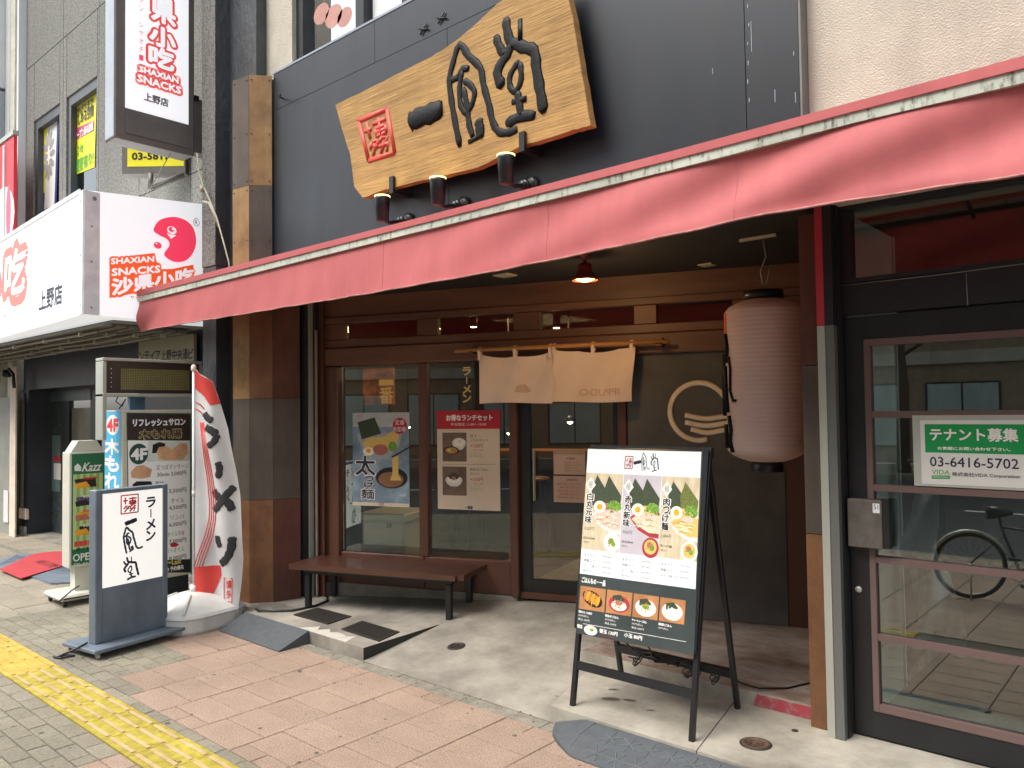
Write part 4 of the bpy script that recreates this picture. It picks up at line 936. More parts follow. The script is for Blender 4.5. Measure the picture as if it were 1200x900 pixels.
    for j, s_ in enumerate(('玉子入り', '特製入り', 'のり三枚入り', '半チャーハン')[:(4 if k < 2 else 3)]):
        mt(s_, m_k, u0+w_*.08, .835+j*.042, u0+w_*(.08+.075*len(s_)), .858+j*.042, Z+.001); mt('1,000円(税込)', m_gr, u0+w_*.55, .835+j*.042, u0+w_*.86, .853+j*.042, Z+.001)
    if k: A.g('printed_rule', m_gr).flat([AP(*mq(*q)) for q in ((u0-.004, .82), (u0-.002, .82), (u0-.002, .99), (u0-.004, .99))], Z+.0007)
# lower dark half: four dishes
D0, D1, D2, D3 = (681, 676), (812, 694), (807, 764), (676, 742)
C0, C1, C2, C3 = D0, D1, D2, D3
mt('ごはんもの・一品', m_w, .01, .0, .22, .10, Z+.0008, bold=.001)
m_tb = mat('orange_table_print', 'b07a4c', .5, .2, 8)
for k in range(4):
    u0 = .0+k*.238+.003; u1 = u0+.225; v0 = .155; v1 = .56
    mr('printed_photo', m_tb, u0, v0, u1, v1, Z+.0006); uc = (u0+u1)/2; vc = (v0+v1)/2
    if k == 0:
        me_(m_k, uc, vc, .095, .13, Z+.001, 18, -.3)
        for j in range(6): me_(m_yolk if j % 2 else m_soup, uc-.06+j*.022, vc-.06+j*.018, .016, .10, Z+.0012+j*.00005, 9, -.3)
    else:
        me_(mat('red_bowl_print', 'a8323a') if k == 1 else m_bowl, uc, vc+.02, .095, .15, Z+.001); me_(m_nori, uc-.01, vc-.06, .06, .09, Z+.0012, 5)
        me_(m_egg, uc+(.01 if k > 1 else 0), vc+.05, .07, .09, Z+.0014, 14)
        me_((m_meat, m_onion, m_egg)[k-1], uc, vc+(.0 if k < 3 else .04), .035, .045, Z+.0016, 8)
    bits(me_, (m_yolk, m_meat, m_soup, m_egg)[k], uc, vc+.02, .06, .09, 14, Z+.0018, .010); bits(me_, (m_soup, m_onion, m_onion, m_bowl)[k], uc, vc+.03, .05, .07, 8, Z+.0020, .007)
    for j, s_ in enumerate((('博多ひとくち餃子', '明太子ごはん', 'チャーシューごはん', '高菜ごはん')[k], '350円(税込)', '単品 300円')[:3 if k < 3 else 2]):
        mt(s_, m_w, u0, v1+.035+j*.065, u0+(.12, .09, .1)[j]*(1.1 if k == 2 else 1), v1+.075+j*.065, Z+.0008, bold=.0006 if j == 0 else 0)
A.g('printed_rule', m_w).flat([AP(*mq(*q)) for q in ((.05, .81), (.97, .835), (.97, .843), (.05, .818))], Z+.0007)
me_(m_w, .12, .91, .06, .085, Z+.001); me_(m_egg, .12, .91, .05, .068, Z+.0012); me_(m_onion, .13, .9, .02, .03, Z+.0014, 8)
mt('替玉', m_w, .0, .84, .045, .90, Z+.0008, bold=.001); mt('替玉 130円', m_w, .20, .86, .36, .93, Z+.0008, bold=.0008); mt('(税込143円)', m_r, .22, .95, .33, .985, Z+.0008); mt('小玉 80円', m_w, .42, .86, .58, .93, Z+.0008, bold=.0008)
A.p = A.p0; A.done()
# rear frame
Mr = frame(Oa+vA*1.35+V((0, .01, 0)), (1, 0, 0), (V((-2.56, 3.86, .08))-(Oa+vA*1.35+V((0, .01, 0)))).normalized()*-1)
Lr = (V((-2.56, 3.86, .08))-(Oa+vA*1.35+V((0, .01, 0)))).length
for x in (-.035, W_-.02): G(Mr).box(x, x+.026, -Lr, 0, -.014, .014, b=.003).build('leg', m_blk, A.t)
G(Mr).box(-.009, W_-.02, -Lr+.17, -Lr+.215, -.012, .012).build('cross_bar', m_blk, A.t)
g = G()
def wob(P, n, r): return [V(P[0])*(1-i/n)+V(P[1])*(i/n)+V((rr.uniform(-r, r), rr.uniform(-r, r), rr.uniform(-r, r))) for i in range(n+1)]
yb = 3.80; zb = .27
g.tube(wob([(-2.45, yb, zb), (-1.9, yb+.03, zb-.02)], 26, .02), .006, 5); g.tube(wob([(-2.45, yb-.01, zb), (-2.05, yb, zb)], 20, .025), .005, 5)
for cxx in (-2.42, -2.10, -2.06, -1.95):
    for k in range(3):
        rx = .018+.018*rr.random(); g.tube([(cxx+rx*cos(a_)+.01*k, yb-.03-.01*k, zb-.03+rx*(.6+.25*k)*sin(a_+k)) for a_ in [2*pi*i/14 for i in range(15)]], .0032, 5)
g.tube([(-2.38, 3.5, .47), (-2.40, 3.6, .40), (-2.43, 3.75, .3)], .004, 5); g.tube([(-2.2, 3.5, .47), (-2.22, 3.6, .36), (-2.35, 3.72, .31), (-2.43, 3.78, .29)], .004, 5)
g.build('cable', m_blk, A.t)
g = G().tube([(-1.92, 3.83, .25), (-1.86, 3.9, .2), (-1.80, 3.98, .165), (-1.70, 4.1, .156), (-1.6, 4.35, .156), (-1.54, 4.6, .158), (-1.52, 4.8, .16)], .005, 6)
cb = g.build('power_cable', m_blk, None, label='thin black cable lying on the raised concrete from menu stand to pillar', cat='cable')
# ---------------------------------------------------------------- ILLUMINATED FLOOR SIGN
m_sg = mat('slate_grey_metal', '7b8894', .42, .15, 5, metal=.3, c2='6b7782', grime=.2, stretch=(1, 1, .4))
m_lit = mat('lit_white_panel', (.9, .9, .86), .4, 0, emit=.22)
LB = Board('floor_sign', 'grey illuminated floor sign with brush characters on a white face, standing on castors', 'floor sign', (-5.76, 2.156, 0), (-.16, .987, 0))
def lb(nm, m, *a, b=0): return G(LB.M).box(*a, b=b).build(nm, m, LB.t)
lb('body', m_sg, .01, .062, .072, 1.13, -.085, 0, b=.006); lb('body', m_sg, .521, .563, .072, 1.13, -.085, 0, b=.006)
lb('body', m_sg, .0625, .5205, .072, .445, -.08, -.004, b=.003); lb('body', m_sg, .0625, .5205, 1.10, 1.127, -.08, -.004, b=.003)
lb('lit_face', m_lit, .0625, .5205, .447, 1.098, -.075, -.006)
lb('base', m_sg, -.07, .665, .045, .071, -.27, .14, b=.004)
for s_ in (-.03, .62):
    for n_ in (-.23, .10):
        g = G(LB.M); g.lathe([(.02, -.008), (.021, 0), (.02, .008)], (s_, .021, n_), 14, axis='X'); g.box(s_-.012, s_+.012, .0225, .0445, n_-.01, n_+.01); g.build('castor', m_blk if n_ < 0 else m_ss, LB.t)
LB.z = -.0055+.0008
m_in2 = mat('navy_ink', '201f3a', .5, 0); m_sr = mat('bright_red_ink', 'd8323c', .5, 0)
def LBb(key, x0, y0, x1, y1, ws=1.1):
    xc, yc = (x0+x1)/2, (y0+y1)/2
    brush(LB.g('lettering', m_in2), key, LB.p(x0, yc)[0], LB.p(xc, y1)[1], LB.p(x1, yc)[0], LB.p(xc, y0)[1], -.0055, .0012, ws)
LBb('one', 147, 609.5, 161, 614); LBb('wind', 145.5, 617, 168, 647.5, 2.0); LBb('hall', 145.5, 652, 163, 678.5, 1.9)
LB.txt('ラーメン', m_in2, 172, 582, 182.5, 634, -.0048, vert=True, bold=.0035)
a = LB.p(142.5, 581); b_ = LB.p(162.5, 600); f = lambda u, v: (a[0]+(b_[0]-a[0])*u, a[1]+(b_[1]-a[1])*v)
g = LB.g('seal', m_sr); seal_strokes(g, f, .006, .001, -.0055)
for q1, q2 in (((0, 0), (1, 0)), ((1, 0), (1, 1)), ((1, 1), (0, 1)), ((0, 1), (0, 0))): g.tube([(*f(*q1), -.0055), (*f(*q2), -.0055)], .005, 5, flat_n=(0, 0, 1), h=.001)
LB.done()
P0 = LB.M @ V((-.02, .09, -.04)); g = G()
g.tube([P0, P0+V((0, -.06, -.02)), P0+V((-.03, -.14, -.05)), P0+V((-.10, -.16, -.08)), P0+V((-.12, -.08, -.082)), P0+V((-.04, -.07, -.08)), P0+V((-.06, -.15, -.08)), P0+V((-.13, -.17, -.08))], .007, 6)
g.build('cable', m_blk, LB.t)

# ---------------------------------------------------------------- BANNER FLAG
FU = V((cos(yaw), -sin(yaw), 0)); FP = V((-6.03, 3.0, 0))
FB = Board('banner_flag', 'white and red banner with big black katakana on a pole in a white water base', 'banner', FP, FU)
t = FB.t
G().tube([FP+V((0, 0, .2)), FP+V((0, 0, 1.99))], .011, 10).tube([FP+V((0, 0, 1.0)), FP+V((0, 0, 1.04))], .014, 10).build('pole', m_white, t)
G().lathe([(.012, 1.99), (.02, 2.0), (.02, 2.03), (.008, 2.045)], FP, 12).build('finial', m_cream, t)
def rc(r, z, c=.30):
    P = []
    for k in range(4):
        for j in range(5):
            a_ = R(-38+90*k)+R(-22+j*11); rr_ = r*(1-.22*abs(j-2)/2*.35); P.append((FP.x+rr_*cos(a_), FP.y+rr_*sin(a_), z))
    return P
prof = [(.375, .0), (.385, .02), (.385, .125), (.372, .14), (.14, .235), (.10, .245), (.075, .25)]
g = G(); rings = [rc(r, z) for r, z in prof]; vs = [p for r_ in rings for p in r_]; n_ = 20
g.add(vs, [(i*n_+k, i*n_+(k+1) % n_, (i+1)*n_+(k+1) % n_, (i+1)*n_+k) for i in range(len(prof)-1) for k in range(n_)]+[tuple(range(n_-1, -1, -1)), tuple(range((len(prof)-1)*n_, len(prof)*n_))])
g.build('water_base', mat('scuffed_white_plastic', 'c4c4be', .6, .06, 9, bump=.03, grime=.12), t)
g = G(); g.tube([V(p)+V((0, 0, 0)) for p in (lambda q: q+[q[0]])(rc(.388, .118))], .006, 5); g.build('mould_seam', m_fw if False else mat('scuffed_white_plastic', 'c4c4be'), t)
for k in range(4):
    a_ = R(52+90*k); c_ = V((cos(a_), sin(a_), 0)); G().tube([FP+c_*.12+V((0, 0, .24)), FP+c_*.24+V((0, 0, .20)), FP+c_*.36+V((0, 0, .143))], .014, 6).build('moulded_rib', mat('scuffed_white_plastic', 'c4c4be'), t)
for k in range(4):
    a_ = R(7+90*k); c_ = V((cos(a_), sin(a_), 0)); p_ = FP+c_*.262
    Mx = frame(p_+V((0, 0, .0)), V((-sin(a_), cos(a_), 0)))
    G(Mx).box(-.06, .06, .0, .075, -.01, .022).build('grip_recess', mat('shaded_plastic', '9a9a90', .7), t)
G().tube([FP+V((0, 0, .24)), FP+V((0, 0, .30))], .03, 14).build('collar', m_wh, t)
RT = [(432, 230.5), (439, 235), (445, 249), (463, 255), (503, 267), (547, 275), (580, 280), (620, 283), (653, 285), (687, 283), (717, 281)]
def fx(v_y):
    return lerp([(y, x) for y, x in RT], v_y)
def wave(s_, z_): return .03*sin(s_*22+z_*3)*min(1, s_*6)+.012*sin(z_*9+s_*5)*min(1, s_*8)
def fcl(u, v):
    yb_ = 701 if u < .42 else (704 if u < .62 else 716-(1-u)*6); y = 433+(yb_-433)*v; x = 229.5+(fx(y)-229.5)*u; q = FB.p(x, y); return (q[0], q[1], wave(q[0], q[1])+.012)
m_fl = mat('white_banner_cloth', 'c9c8c6', .8, .05, 5); m_flr = mat('red_banner_cloth', 'cc4038', .8, .06, 5)
G(FB.M).grid(fcl, 40, 60, thick=(0, 0, -.001)).build('cloth', m_fl, t)
def fpoly(m, pts, nm, z=.003):
    """subdivided quad strip between a left and right outline"""
    g = G(FB.M); n = 16; m2 = 10
    def ff(u, v):
        k = v*(len(pts)-1); i = min(int(k), len(pts)-2); w_ = k-i
        (a0, b0), (a1, b1) = pts[i], pts[i+1]; L1 = (a0[0]+(a1[0]-a0[0])*w_, a0[1]+(a1[1]-a0[1])*w_); R1 = (b0[0]+(b1[0]-b0[0])*w_, b0[1]+(b1[1]-b0[1])*w_)
        q = FB.p(L1[0]+(R1[0]-L1[0])*u, L1[1]+(R1[1]-L1[1])*u); return (q[0], q[1], wave(q[0], q[1])+.012+z)
    g.grid(ff, m2, n); g.build(nm, m, t)
fpoly(m_flr, [((229.5, 434), (231, 434)), ((228.8, 440), (236, 440)), ((228.8, 446), (249, 446)), ((229, 455), (252.5, 456)), ((240, 464), (255, 464)), ((248, 475), (258.2, 473))], 'printed_band')
fpoly(m_flr, [((228.8, 664), (258, 663)), ((228.8, 676), (259, 674)), ((228.8, 701), (247, 703))], 'printed_band')
g = G(FB.M)
for k in range(4):
    pts = []
    for x, y in ((238, 495), (242, 530), (247, 562), (250.5, 590), (250, 608), (245, 628), (237, 650), (233, 664)):
        q = FB.p(x+(k-1.5)*3.0*(.45+.55*min(1, (y-490)/90)), y); pts.append((q[0], q[1], wave(q[0], q[1])+.0165))
    g.tube(pts, .0042, 5, flat_n=(0, 0, 1), h=.001)
for y in (471, 479): 
    pts = [FB.p(x, yy) for x, yy in ((230, y), (236, y+3), (241, y+8))]; g.tube([(q[0], q[1], wave(*q)+.0165) for q in pts], .0045, 5, flat_n=(0, 0, 1), h=.001)
g.build('printed_line', m_flr, t, 'stuff')
g = G(FB.M); gg = G()
def bs(pts, wd):      # brush blob on the cloth
    P = [FB.p(*p) for p in pts]; gg.stroke(P, wd*.0052, 0, .0012, n=8, k=4)
bs([(241, 484), (246, 490), (252, 493)], 10); bs([(243, 500), (250, 504), (257, 509)], 11); bs([(257, 509), (253, 518), (245, 523)], 10)
bs([(257, 541), (259, 549), (257, 560)], 10); bs([(251, 574), (258, 582), (268, 588), (273, 598)], 11); bs([(274, 570), (266, 580), (258, 592), (252, 598)], 11)
bs([(256, 627), (257, 635), (260, 640)], 10); bs([(274, 628), (273, 642), (267, 654), (258, 661)], 12)
g.add([(p.x, p.y, p.z+wave(p.x, p.y)+.0165) for p in gg.v], gg.f, True); g.build('lettering', mat('charcoal_ink', '2c2c2e', .7), t)
g = G(FB.M); gg = G(); q0 = FB.p(263, 677); q1 = FB.p(274, 704); text(gg, '博多', q0[0]+.02, q1[1]+.02, q1[0]-.006, q0[1]-.01, 0, vert=True, bold=.001)
for a_, b_ in (((q0[0], q0[1]), (q1[0], q0[1])), ((q1[0], q0[1]), (q1[0], q1[1])), ((q1[0], q1[1]), (q0[0], q1[1])), ((q0[0], q1[1]), (q0[0], q0[1]))): gg.tube([(*a_, 0), (*b_, 0)], .004, 5, flat_n=(0, 0, 1), h=.001)
g.add([(p.x, p.y, p.z+wave(p.x, p.y)+.017) for p in gg.v], gg.f); g.build('seal', m_flr, t)
G().tube([FP+V((0, 0, 1.995)), FP+FU*.06+V((0, 0, 1.93)), FP+FU*.1+V((0, 0, 1.9))], .004, 5).build('cord', m_white, t)
cb = G().tube([(-5.72, 3.36, .09), (-5.62, 3.32, .10), (-5.5, 3.42, .097), (-5.42, 3.5, .095), (-5.40, 3.7, .097), (-5.45, 3.85, .099), (-5.6, 3.95, .1)], .009, 6).build('power_cable', m_blk, None, label='thick black cable running along the concrete step towards the bench', cat='cable')

# ---------------------------------------------------------------- SMALL THINGS ON THE GROUND
m_rub = mat('grey_rubber', '4c5053', .75, .12, 20, bump=.15, bscale=120)
t = thing('kerb_ramp', 'plain grey rubber kerb ramp at the left of the concrete step', 'kerb ramp', (-5.2, 3.1, 0))
G().add([(-5.65, 3.01, .002), (-4.83, 3.01, .002), (-4.845, 3.262, .002), (-5.69, 3.255, .002), (-5.65, 3.01, .008), (-4.83, 3.01, .008), (-4.845, 3.262, .09), (-5.69, 3.255, .09)], [(0, 3, 2, 1), (4, 5, 6, 7), (0, 1, 5, 4), (1, 2, 6, 5), (2, 3, 7, 6), (3, 0, 4, 7)]).build('wedge', m_rub, t)
t = thing('kerb_ramp', 'grey rubber kerb ramp with star shaped ribs in front of the pale slab', 'kerb ramp', (-1.8, 3.1, 0))
xs = [-2.6, -2.55, -2.44, -2.31]; ff_ = [(-2.60, 3.262), (-2.52, 3.13), (-2.43, 3.06), (-2.30, 2.99), (-.9, 2.98), (-.9, 3.262)]
def rz(x, y): return .006+.064*max(0, min(1, (y-2.985)/.26))*max(0, min(1, (x+2.61)/.2))
vt = []; g = G()
def rg(u, v):
    x = -2.6+1.7*u; yf = lerp([(a_, b_) for a_, b_ in ff_[:5]], x); y = yf+(3.262-yf)*v; return (x, y, rz(x, y))
g.grid(rg, 60, 8, smooth=False); e_ = [rg(i/60, 0) for i in range(61)]; g.add(e_+[(p[0], p[1], .0) for p in e_], [(61+i, 62+i, i+1, i) for i in range(60)])
g.build('wedge', m_rub, t)
g = G()
def rib(x0, y0, x1, y1):
    P = [(x0+(x1-x0)*i/6, y0+(y1-y0)*i/6) for i in range(7)]; g.tube([(x, y, rz(x, y)+.0005) for x, y in P], .0035, 4)
for i in range(12):
    cx_ = -2.2+i*.11
    for j in range(2):
        cy_ = 3.06+j*.12+(.0 if i % 2 else .0)
        for k in range(6):
            a_ = R(60*k+ (30 if j else 0)); rib(cx_, cy_, cx_+.055*cos(a_), min(3.25, max(3.0, cy_+.055*sin(a_))))
g.tube([(x, y, rz(x, y)) for x, y in ((-2.34, 3.03), (-2.36, 3.14), (-2.34, 3.25))], .004, 4)
g.build('rib', mat('worn_rubber_rib', '5f6365', .8), t, 'stuff')
m_cast = mat('rusty_cast_iron', '5d4a3e', .6, .3, 30, metal=.4, bump=.4, bscale=90); m_castd = mat('dark_cast_iron', '3d3833', .6, .25, 30, metal=.4, bump=.4, bscale=90)
def grate(cs, label):
    P = [onZ(x, y, .086) for x, y in cs]; t = thing('drain_grate', label, 'drain grate', P[0], 'square cast iron grates set in the step')
    O_ = P[0]; u_ = P[3]-P[0]; v_ = P[1]-P[0]
    g = G(); q = lambda a_, b_, z_: O_+u_*a_+v_*b_+V((0, 0, z_))
    def quadbox(a0, a1, b0, b1, z0, z1): g.add([q(a0, b0, z0), q(a1, b0, z0), q(a1, b1, z0), q(a0, b1, z0), q(a0, b0, z1), q(a1, b0, z1), q(a1, b1, z1), q(a0, b1, z1)], [(0, 3, 2, 1), (4, 5, 6, 7), (0, 1, 5, 4), (1, 2, 6, 5), (2, 3, 7, 6), (3, 0, 4, 7)])
    quadbox(0, 1, 0, 1, -.01, .003); g.build('cover', mat('black_grate', '2a2522', .7, .2, 30), t)
    g = G(); quadbox(0, 1, 0, .06, .0035, .009); quadbox(0, 1, .94, 1, .0035, .009); quadbox(0, .04, .0605, .9395, .0035, .009); quadbox(.96, 1, .0605, .9395, .0035, .009)
    g.build('rim', m_castd, t); g = G()
    for i in range(14): quadbox(.055+i*.065, .09+i*.065, .07, .93, .0035, .008)
    for i in range(8): quadbox(.045, .955, .09+i*.105, .115+i*.105, .0082, .0095)
    g.build('grid_bar', m_castd, t, 'stuff')
grate([(344, 721), (372, 713), (410, 724), (384, 732)], 'dark square drain grate in the concrete step nearest the column')
grate([(400, 738), (424.5, 728.5), (471.5, 741.5), (444, 752)], 'dark square drain grate in the concrete step next to the sloping entrance')
P = [onZ(x, y, .0855) for x, y in ((318, 712.5), (333, 708.5), (346, 713), (331, 717.5))]
g = G().add([p+V((0, 0, z)) for z in (-.004, .003) for p in P], [(0, 3, 2, 1), (4, 5, 6, 7), (0, 1, 5, 4), (1, 2, 6, 5), (2, 3, 7, 6), (3, 0, 4, 7)])
g.build('valve_lid', mat('grey_lid', '6a665d', .7, .15, 20), None, label='small plain grey lid set in the concrete step beside the column foot', cat='lid')
def cover(c, r, tilt, label, m, group=None):
    M = Matrix.Translation(V(c)) @ Matrix.Rotation(tilt, 4, 'X'); t = thing('manhole_cover', label, 'manhole cover', M)
    G(M).lathe([(r*1.08, -.01), (r*1.08, .002), (r, .003)], n=28).build('ring', m_castd, t); G(M).lathe([(r*.93, .002), (r*.93, .006), (r*.9, .0065), (r*.72, .0065), (r*.7, .004)], n=28).build('lid', m, t)
    g = G(M)
    for k in range(8): a_ = k*pi/4; g.box(r*.42*cos(a_)-.007, r*.42*cos(a_)+.007, r*.42*sin(a_)-.007, r*.42*sin(a_)+.007, .0042, .0068)
    g.box(-.012, .012, -.012, .012, .0042, .0068); g.build('stud', m, t, 'stuff')
cover((-3.825, 3.735, hr(3.735)), .058, math.atan(.13), 'small round iron cover in the sloping entrance concrete', m_castd)
cover((-1.61, 3.508, .081), .068, 0, 'rusty round iron cover in the pale slab near the metal post', m_cast)
G().lathe([(.016, .08), (.016, .083)], onZ(932, 876, 0), 12).build('floor_plug', m_castd, None, label='tiny round plug in the pale slab right of the rusty cover', cat='plug')

# ---------------------------------------------------------------- SALON SIGN TOWER AND LED DISPLAY
m_crf = mat('cream_frame', 'b9b3a0', .5, .05, 5)
SX = Board('salon_sign', 'tall salon sign with treatment prices and a blue narrow side, behind the floor sign', 'sign', (-6.6, 0, 0), (0, 1, 0))
c0 = SX.p(143.5, 480); c1 = SX.p(224.7, 481); ya, yb2 = c0[0], c1[0]; zt, zb2 = 1.69, .27
G(SX.M).box(ya, yb2, zb2, zt, -.35, 0, b=.004).build('cabinet', m_crf, SX.t); G(SX.M).box(ya+.03, yb2-.02, 0, zb2-.002, -.33, -.02).build('pedestal', mat('black_pedestal', '1d2228', .5, .1, 4), SX.t)
m_sk = mat('skin_photo_print', 'c99a72', .5, .2, 8); m_dg = mat('dark_green_print', '1e4436', .5, .05)
S = SX; S.z = .001
S.g('printed_sheet', m_dg).flat([S.p(*q) for q in ((148, 483.5), (223.8, 484.5), (224.3, 671), (151, 671))], .0008)
S.g('printed_sheet', m_w).flat([S.p(*q) for q in ((149.5, 516), (222.5, 516.5), (222.5, 655), (152, 658))], .0012)
S.g('printed_photo', mat('dark_stone_photo', '2c211e', .5, .5, 30)).flat([S.p(*q) for q in ((149.5, 485), (222.5, 486), (222.5, 515.8), (149.5, 515))], .0012)
S.txt('リフレッシュサロン', m_w, 156, 491, 217, 499, .002, bold=.003); m_gold = mat('gold_ink', 'b8a070', .5, 0); S.txt('木もれ陽', m_gold, 163, 503, 213, 514, .002, bold=.006); S.txt('木もれ陽', m_k, 163.5, 503.5, 212.5, 513.5, .003, bold=.0015)
q = S.p(162.5, 532); q2 = S.p(173.5, 543.5); S.g('printed_badge', m_dg).ell(q[0], q[1], q2[0]-q[0], (q[1]-q2[1]), .0022, 24); S.txt('4F', m_w, 154, 526, 171.5, 538.5, .003, bold=.006)
S.g('printed_photo', mat('pale_towel_photo', 'c9cdbf', .5, .1, 8)).flat([S.p(*q) for q in ((174, 517), (222.5, 517.5), (222.5, 540), (172, 541))], .0017)
S.g('printed_photo', m_sk).flat([S.p(*q) for q in ((184, 531), (186, 524), (194, 522), (201, 527), (211, 519), (219, 520), (221, 530), (214, 539), (196, 539), (186, 538))], .0021)
S.g('printed_photo', m_k).flat([S.p(*q) for q in ((178, 531), (179, 521), (187, 518), (194, 520), (193, 523), (186, 524), (183, 531))], .0024)
S.g('printed_photo', m_sk).flat([S.p(*q) for q in ((153, 553), (160, 546), (168, 545), (178, 550), (176, 559), (165, 561), (154, 560))], .0017); S.g('printed_photo', m_k).flat([S.p(*q) for q in ((155, 568), (160, 564), (177, 564), (180, 572), (168, 571), (157, 574))], .0017)
for k, (a_, b2) in enumerate((('足つぼマッサージ', '30min 3,000円'), ('整体', '3,500円'), ('オイル', '4,500円'), ('リンパ', '6,000円'), ('オイル半身', '7,000円'), ('リンパ＋オイル', '8,000円'))):
    y = 544+k*19.6; w2 = {0: 38, 1: 10, 2: 16, 3: 16, 4: 20, 5: 30}[k]; xx = 183 if k == 0 else (182 if k == 1 else 216-w2)
    S.txt(a_, m_gr, xx, y, xx+w2, y+6, .002); S.txt(b2, m_gr, 184 if k == 0 else 198, y+8.5, 218, y+14, .002, bold=.001)
S.g('printed_photo', m_r).flat([S.p(*q) for q in ((199, 637), (204, 635), (210, 638), (206, 641), (200, 641))], .0022)
S.g('printed_sheet', m_k).flat([S.p(*q) for q in ((152, 659), (222.5, 656), (222.5, 670), (152, 670))], .0016); S.txt('11:00〜Last', mat('yellow_ink', 'c9b95a', .5, 0), 180, 657, 212, 662.5, .003, bold=.002); S.txt('TEL 13 予約優先', m_w, 186, 664, 215, 669, .003, bold=.001)
S.done()
SB = Board('x', '', '', (0, ya-.001, 0), (1, 0, 0), parent=SX.t); SB.z = .0015
m_cy = mat('cyan_sign_face', '3b9cc4', .45, .08, 3, emit=.12)
SB.g('side_face', m_cy).flat([(-6.945, .3), (-6.625, .3), (-6.625, 1.68), (-6.945, 1.68)], .0008)
q = SB.p(132.3, 498); q2 = SB.p(140, 510); SB.g('printed_badge', m_w).ell(q[0], q[1], q2[0]-q[0], q[1]-q2[1], .0014, 20); SB.txt('4F', m_sr, 126, 491.5, 138.5, 505, .002, bold=.008)
for k, ch in enumerate('木もれ陽'): SB.txt(ch, m_w, 123.5, 515+k*20, 139.5, 532+k*20, .002, bold=.008)
SB.done()
LD = Board('led_display', 'switched off LED dot display in a steel frame mounted above the salon sign', 'LED display', (-6.62, 0, 0), (0, 1, 0))
y0_, y1_ = LD.p(120, 440)[0], LD.p(236.5, 440)[0]
G(LD.M).box(y0_+.035, y1_, 1.83, 2.085, -.10, -.01).build('cabinet', mat('plum_black_plastic', '2d2629', .3, .1, 4), LD.t)
[G(LD.M).box(y0_, y1_, z_, z_+.024, -.14, .012, b=.004).build('frame', m_ss, LD.t) for z_ in (2.09, 1.80)]; G(LD.M).box(y0_, y0_+.03, 1.45, 2.086, -.14, .01, b=.004).build('post', m_ss, LD.t); G(LD.M).box(y1_-.02, y1_, 1.6, 2.086, -.14, .01).build('post', m_ss, LD.t)
G(LD.M).box(y0_+.03, y0_+.06, 1.55, 1.80, -.13, -.1).box(y0_+.25, y0_+.30, 1.45, 1.80, -.13, -.08).box(y0_+.31, y0_+.40, 1.45, 1.80, -.15, -.14).build('support', mat('blue_grey_support', '4a6f86', .5), LD.t)
g = G(LD.M); a_ = LD.p(142, 431.5); b2 = LD.p(222.5, 457.5); g.box(a_[0], b2[0], b2[1], a_[1], -.009, -.0075); g.build('dot_panel', mat('olive_dot_panel', '57512f', .5, .15, 6), LD.t)
g = G(LD.M)
for i in range(39):
    for j in range(13):
        x = a_[0]+(i+.5)*(b2[0]-a_[0])/39; y = b2[1]+(j+.5)*(a_[1]-b2[1])/13; g.ell(x, y, .0045, .0045, -.0071, 6)
g.build('dot', mat('unlit_dot', '8b8250', .4), LD.t, 'stuff')
g = G(LD.M)
for k in range(5): q = LD.p(131, 432+k*5.3); g.ell(q[0], q[1], .004, .004, -.0095, 6)
g.build('indicator', m_w, LD.t, 'stuff')
G(LD.M).tube([(y0_+.12, 1.80, 0), (y0_+.10, 1.76, .01), (y0_+.15, 1.72, .01), (y0_+.18, 1.78, .01), (y0_+.13, 1.70, .0)], .005, 5).build('cable', m_blk, LD.t)

# green cafe sign
KZ = Board('cafe_sign', 'white and green cafe sign on a castor base, left of the floor sign', 'sign', (-7.5, 0, 0), (0, 1, 0))
m_kb = mat('cream_white_cabinet', 'c9c8ba', .5, .06, 4); m_kg = mat('green_print', '1f6b47', .5, .06, 4)
G(KZ.M).box(2.60, 2.905, .31, 1.325, -.17, 0, b=.006).build('cabinet', m_kb, KZ.t); G(KZ.M).prism([(2.615, 1.326), (2.89, 1.326), (2.83, 1.425), (2.675, 1.425)], -.16, -.01).build('top_cap', m_kb, KZ.t)
G(KZ.M).box(2.66, 2.85, .10, .309, -.14, -.03).build('pedestal', m_kb, KZ.t); G(KZ.M).box(2.49, 3.05, .05, .098, -.30, .12, b=.02).build('base', m_kb, KZ.t)
for s_ in (2.54, 3.0):
    for n_ in (-.26, .08): G(KZ.M).lathe([(.024, -.012), (.027, 0), (.024, .012)], (s_, .026, n_), 14, axis='X').build('castor', m_blk, KZ.t)
KZ.z = .001; K = KZ
K.g('printed_sheet', m_kg).flat([(2.618, .335), (2.892, .335), (2.892, 1.31), (2.618, 1.31)], .0007)
for i in range(9): K.g('printed_stripe', mat('lime_print', '8fb05e', .5, .05) if i % 2 else mat('pale_lime_print', 'b9c98a', .5, .05)).flat([(2.63+i*.0275, .47), (2.6575+i*.0275, .47), (2.6575+i*.0275, 1.13), (2.63+i*.0275, 1.13)], .0011)
K.txt('Kazz', m_w, 96, 542, 117, 552, .002, bold=.002, shear=.3); K.g('printed_food', m_w).flat([K.p(*q) for q in ((87, 547), (91, 543), (95, 547), (95, 552), (87.5, 552))], .0015)
for k, (y, m1, m2) in enumerate(((562, m_k, m_yolk), (583, mat('violet_print', '5f4a70', .5, .3, 30), m_k), (600, m_yolk, m_meat), (617, m_k, m_yolk))):
    K.g('printed_food', m1).flat([K.p(*q) for q in ((87+2*k, y), (112, y-3), (113, y+8), (90+k, y+10))], .0016); K.g('printed_food', m2).flat([K.p(*q) for q in ((88, y+5), (101, y+2), (106, y+8), (89, y+11))], .0019); K.txt('900円', m_sr if k % 2 == 0 else m_w, 97, y-3.5, 114, y, .0024, bold=.001)
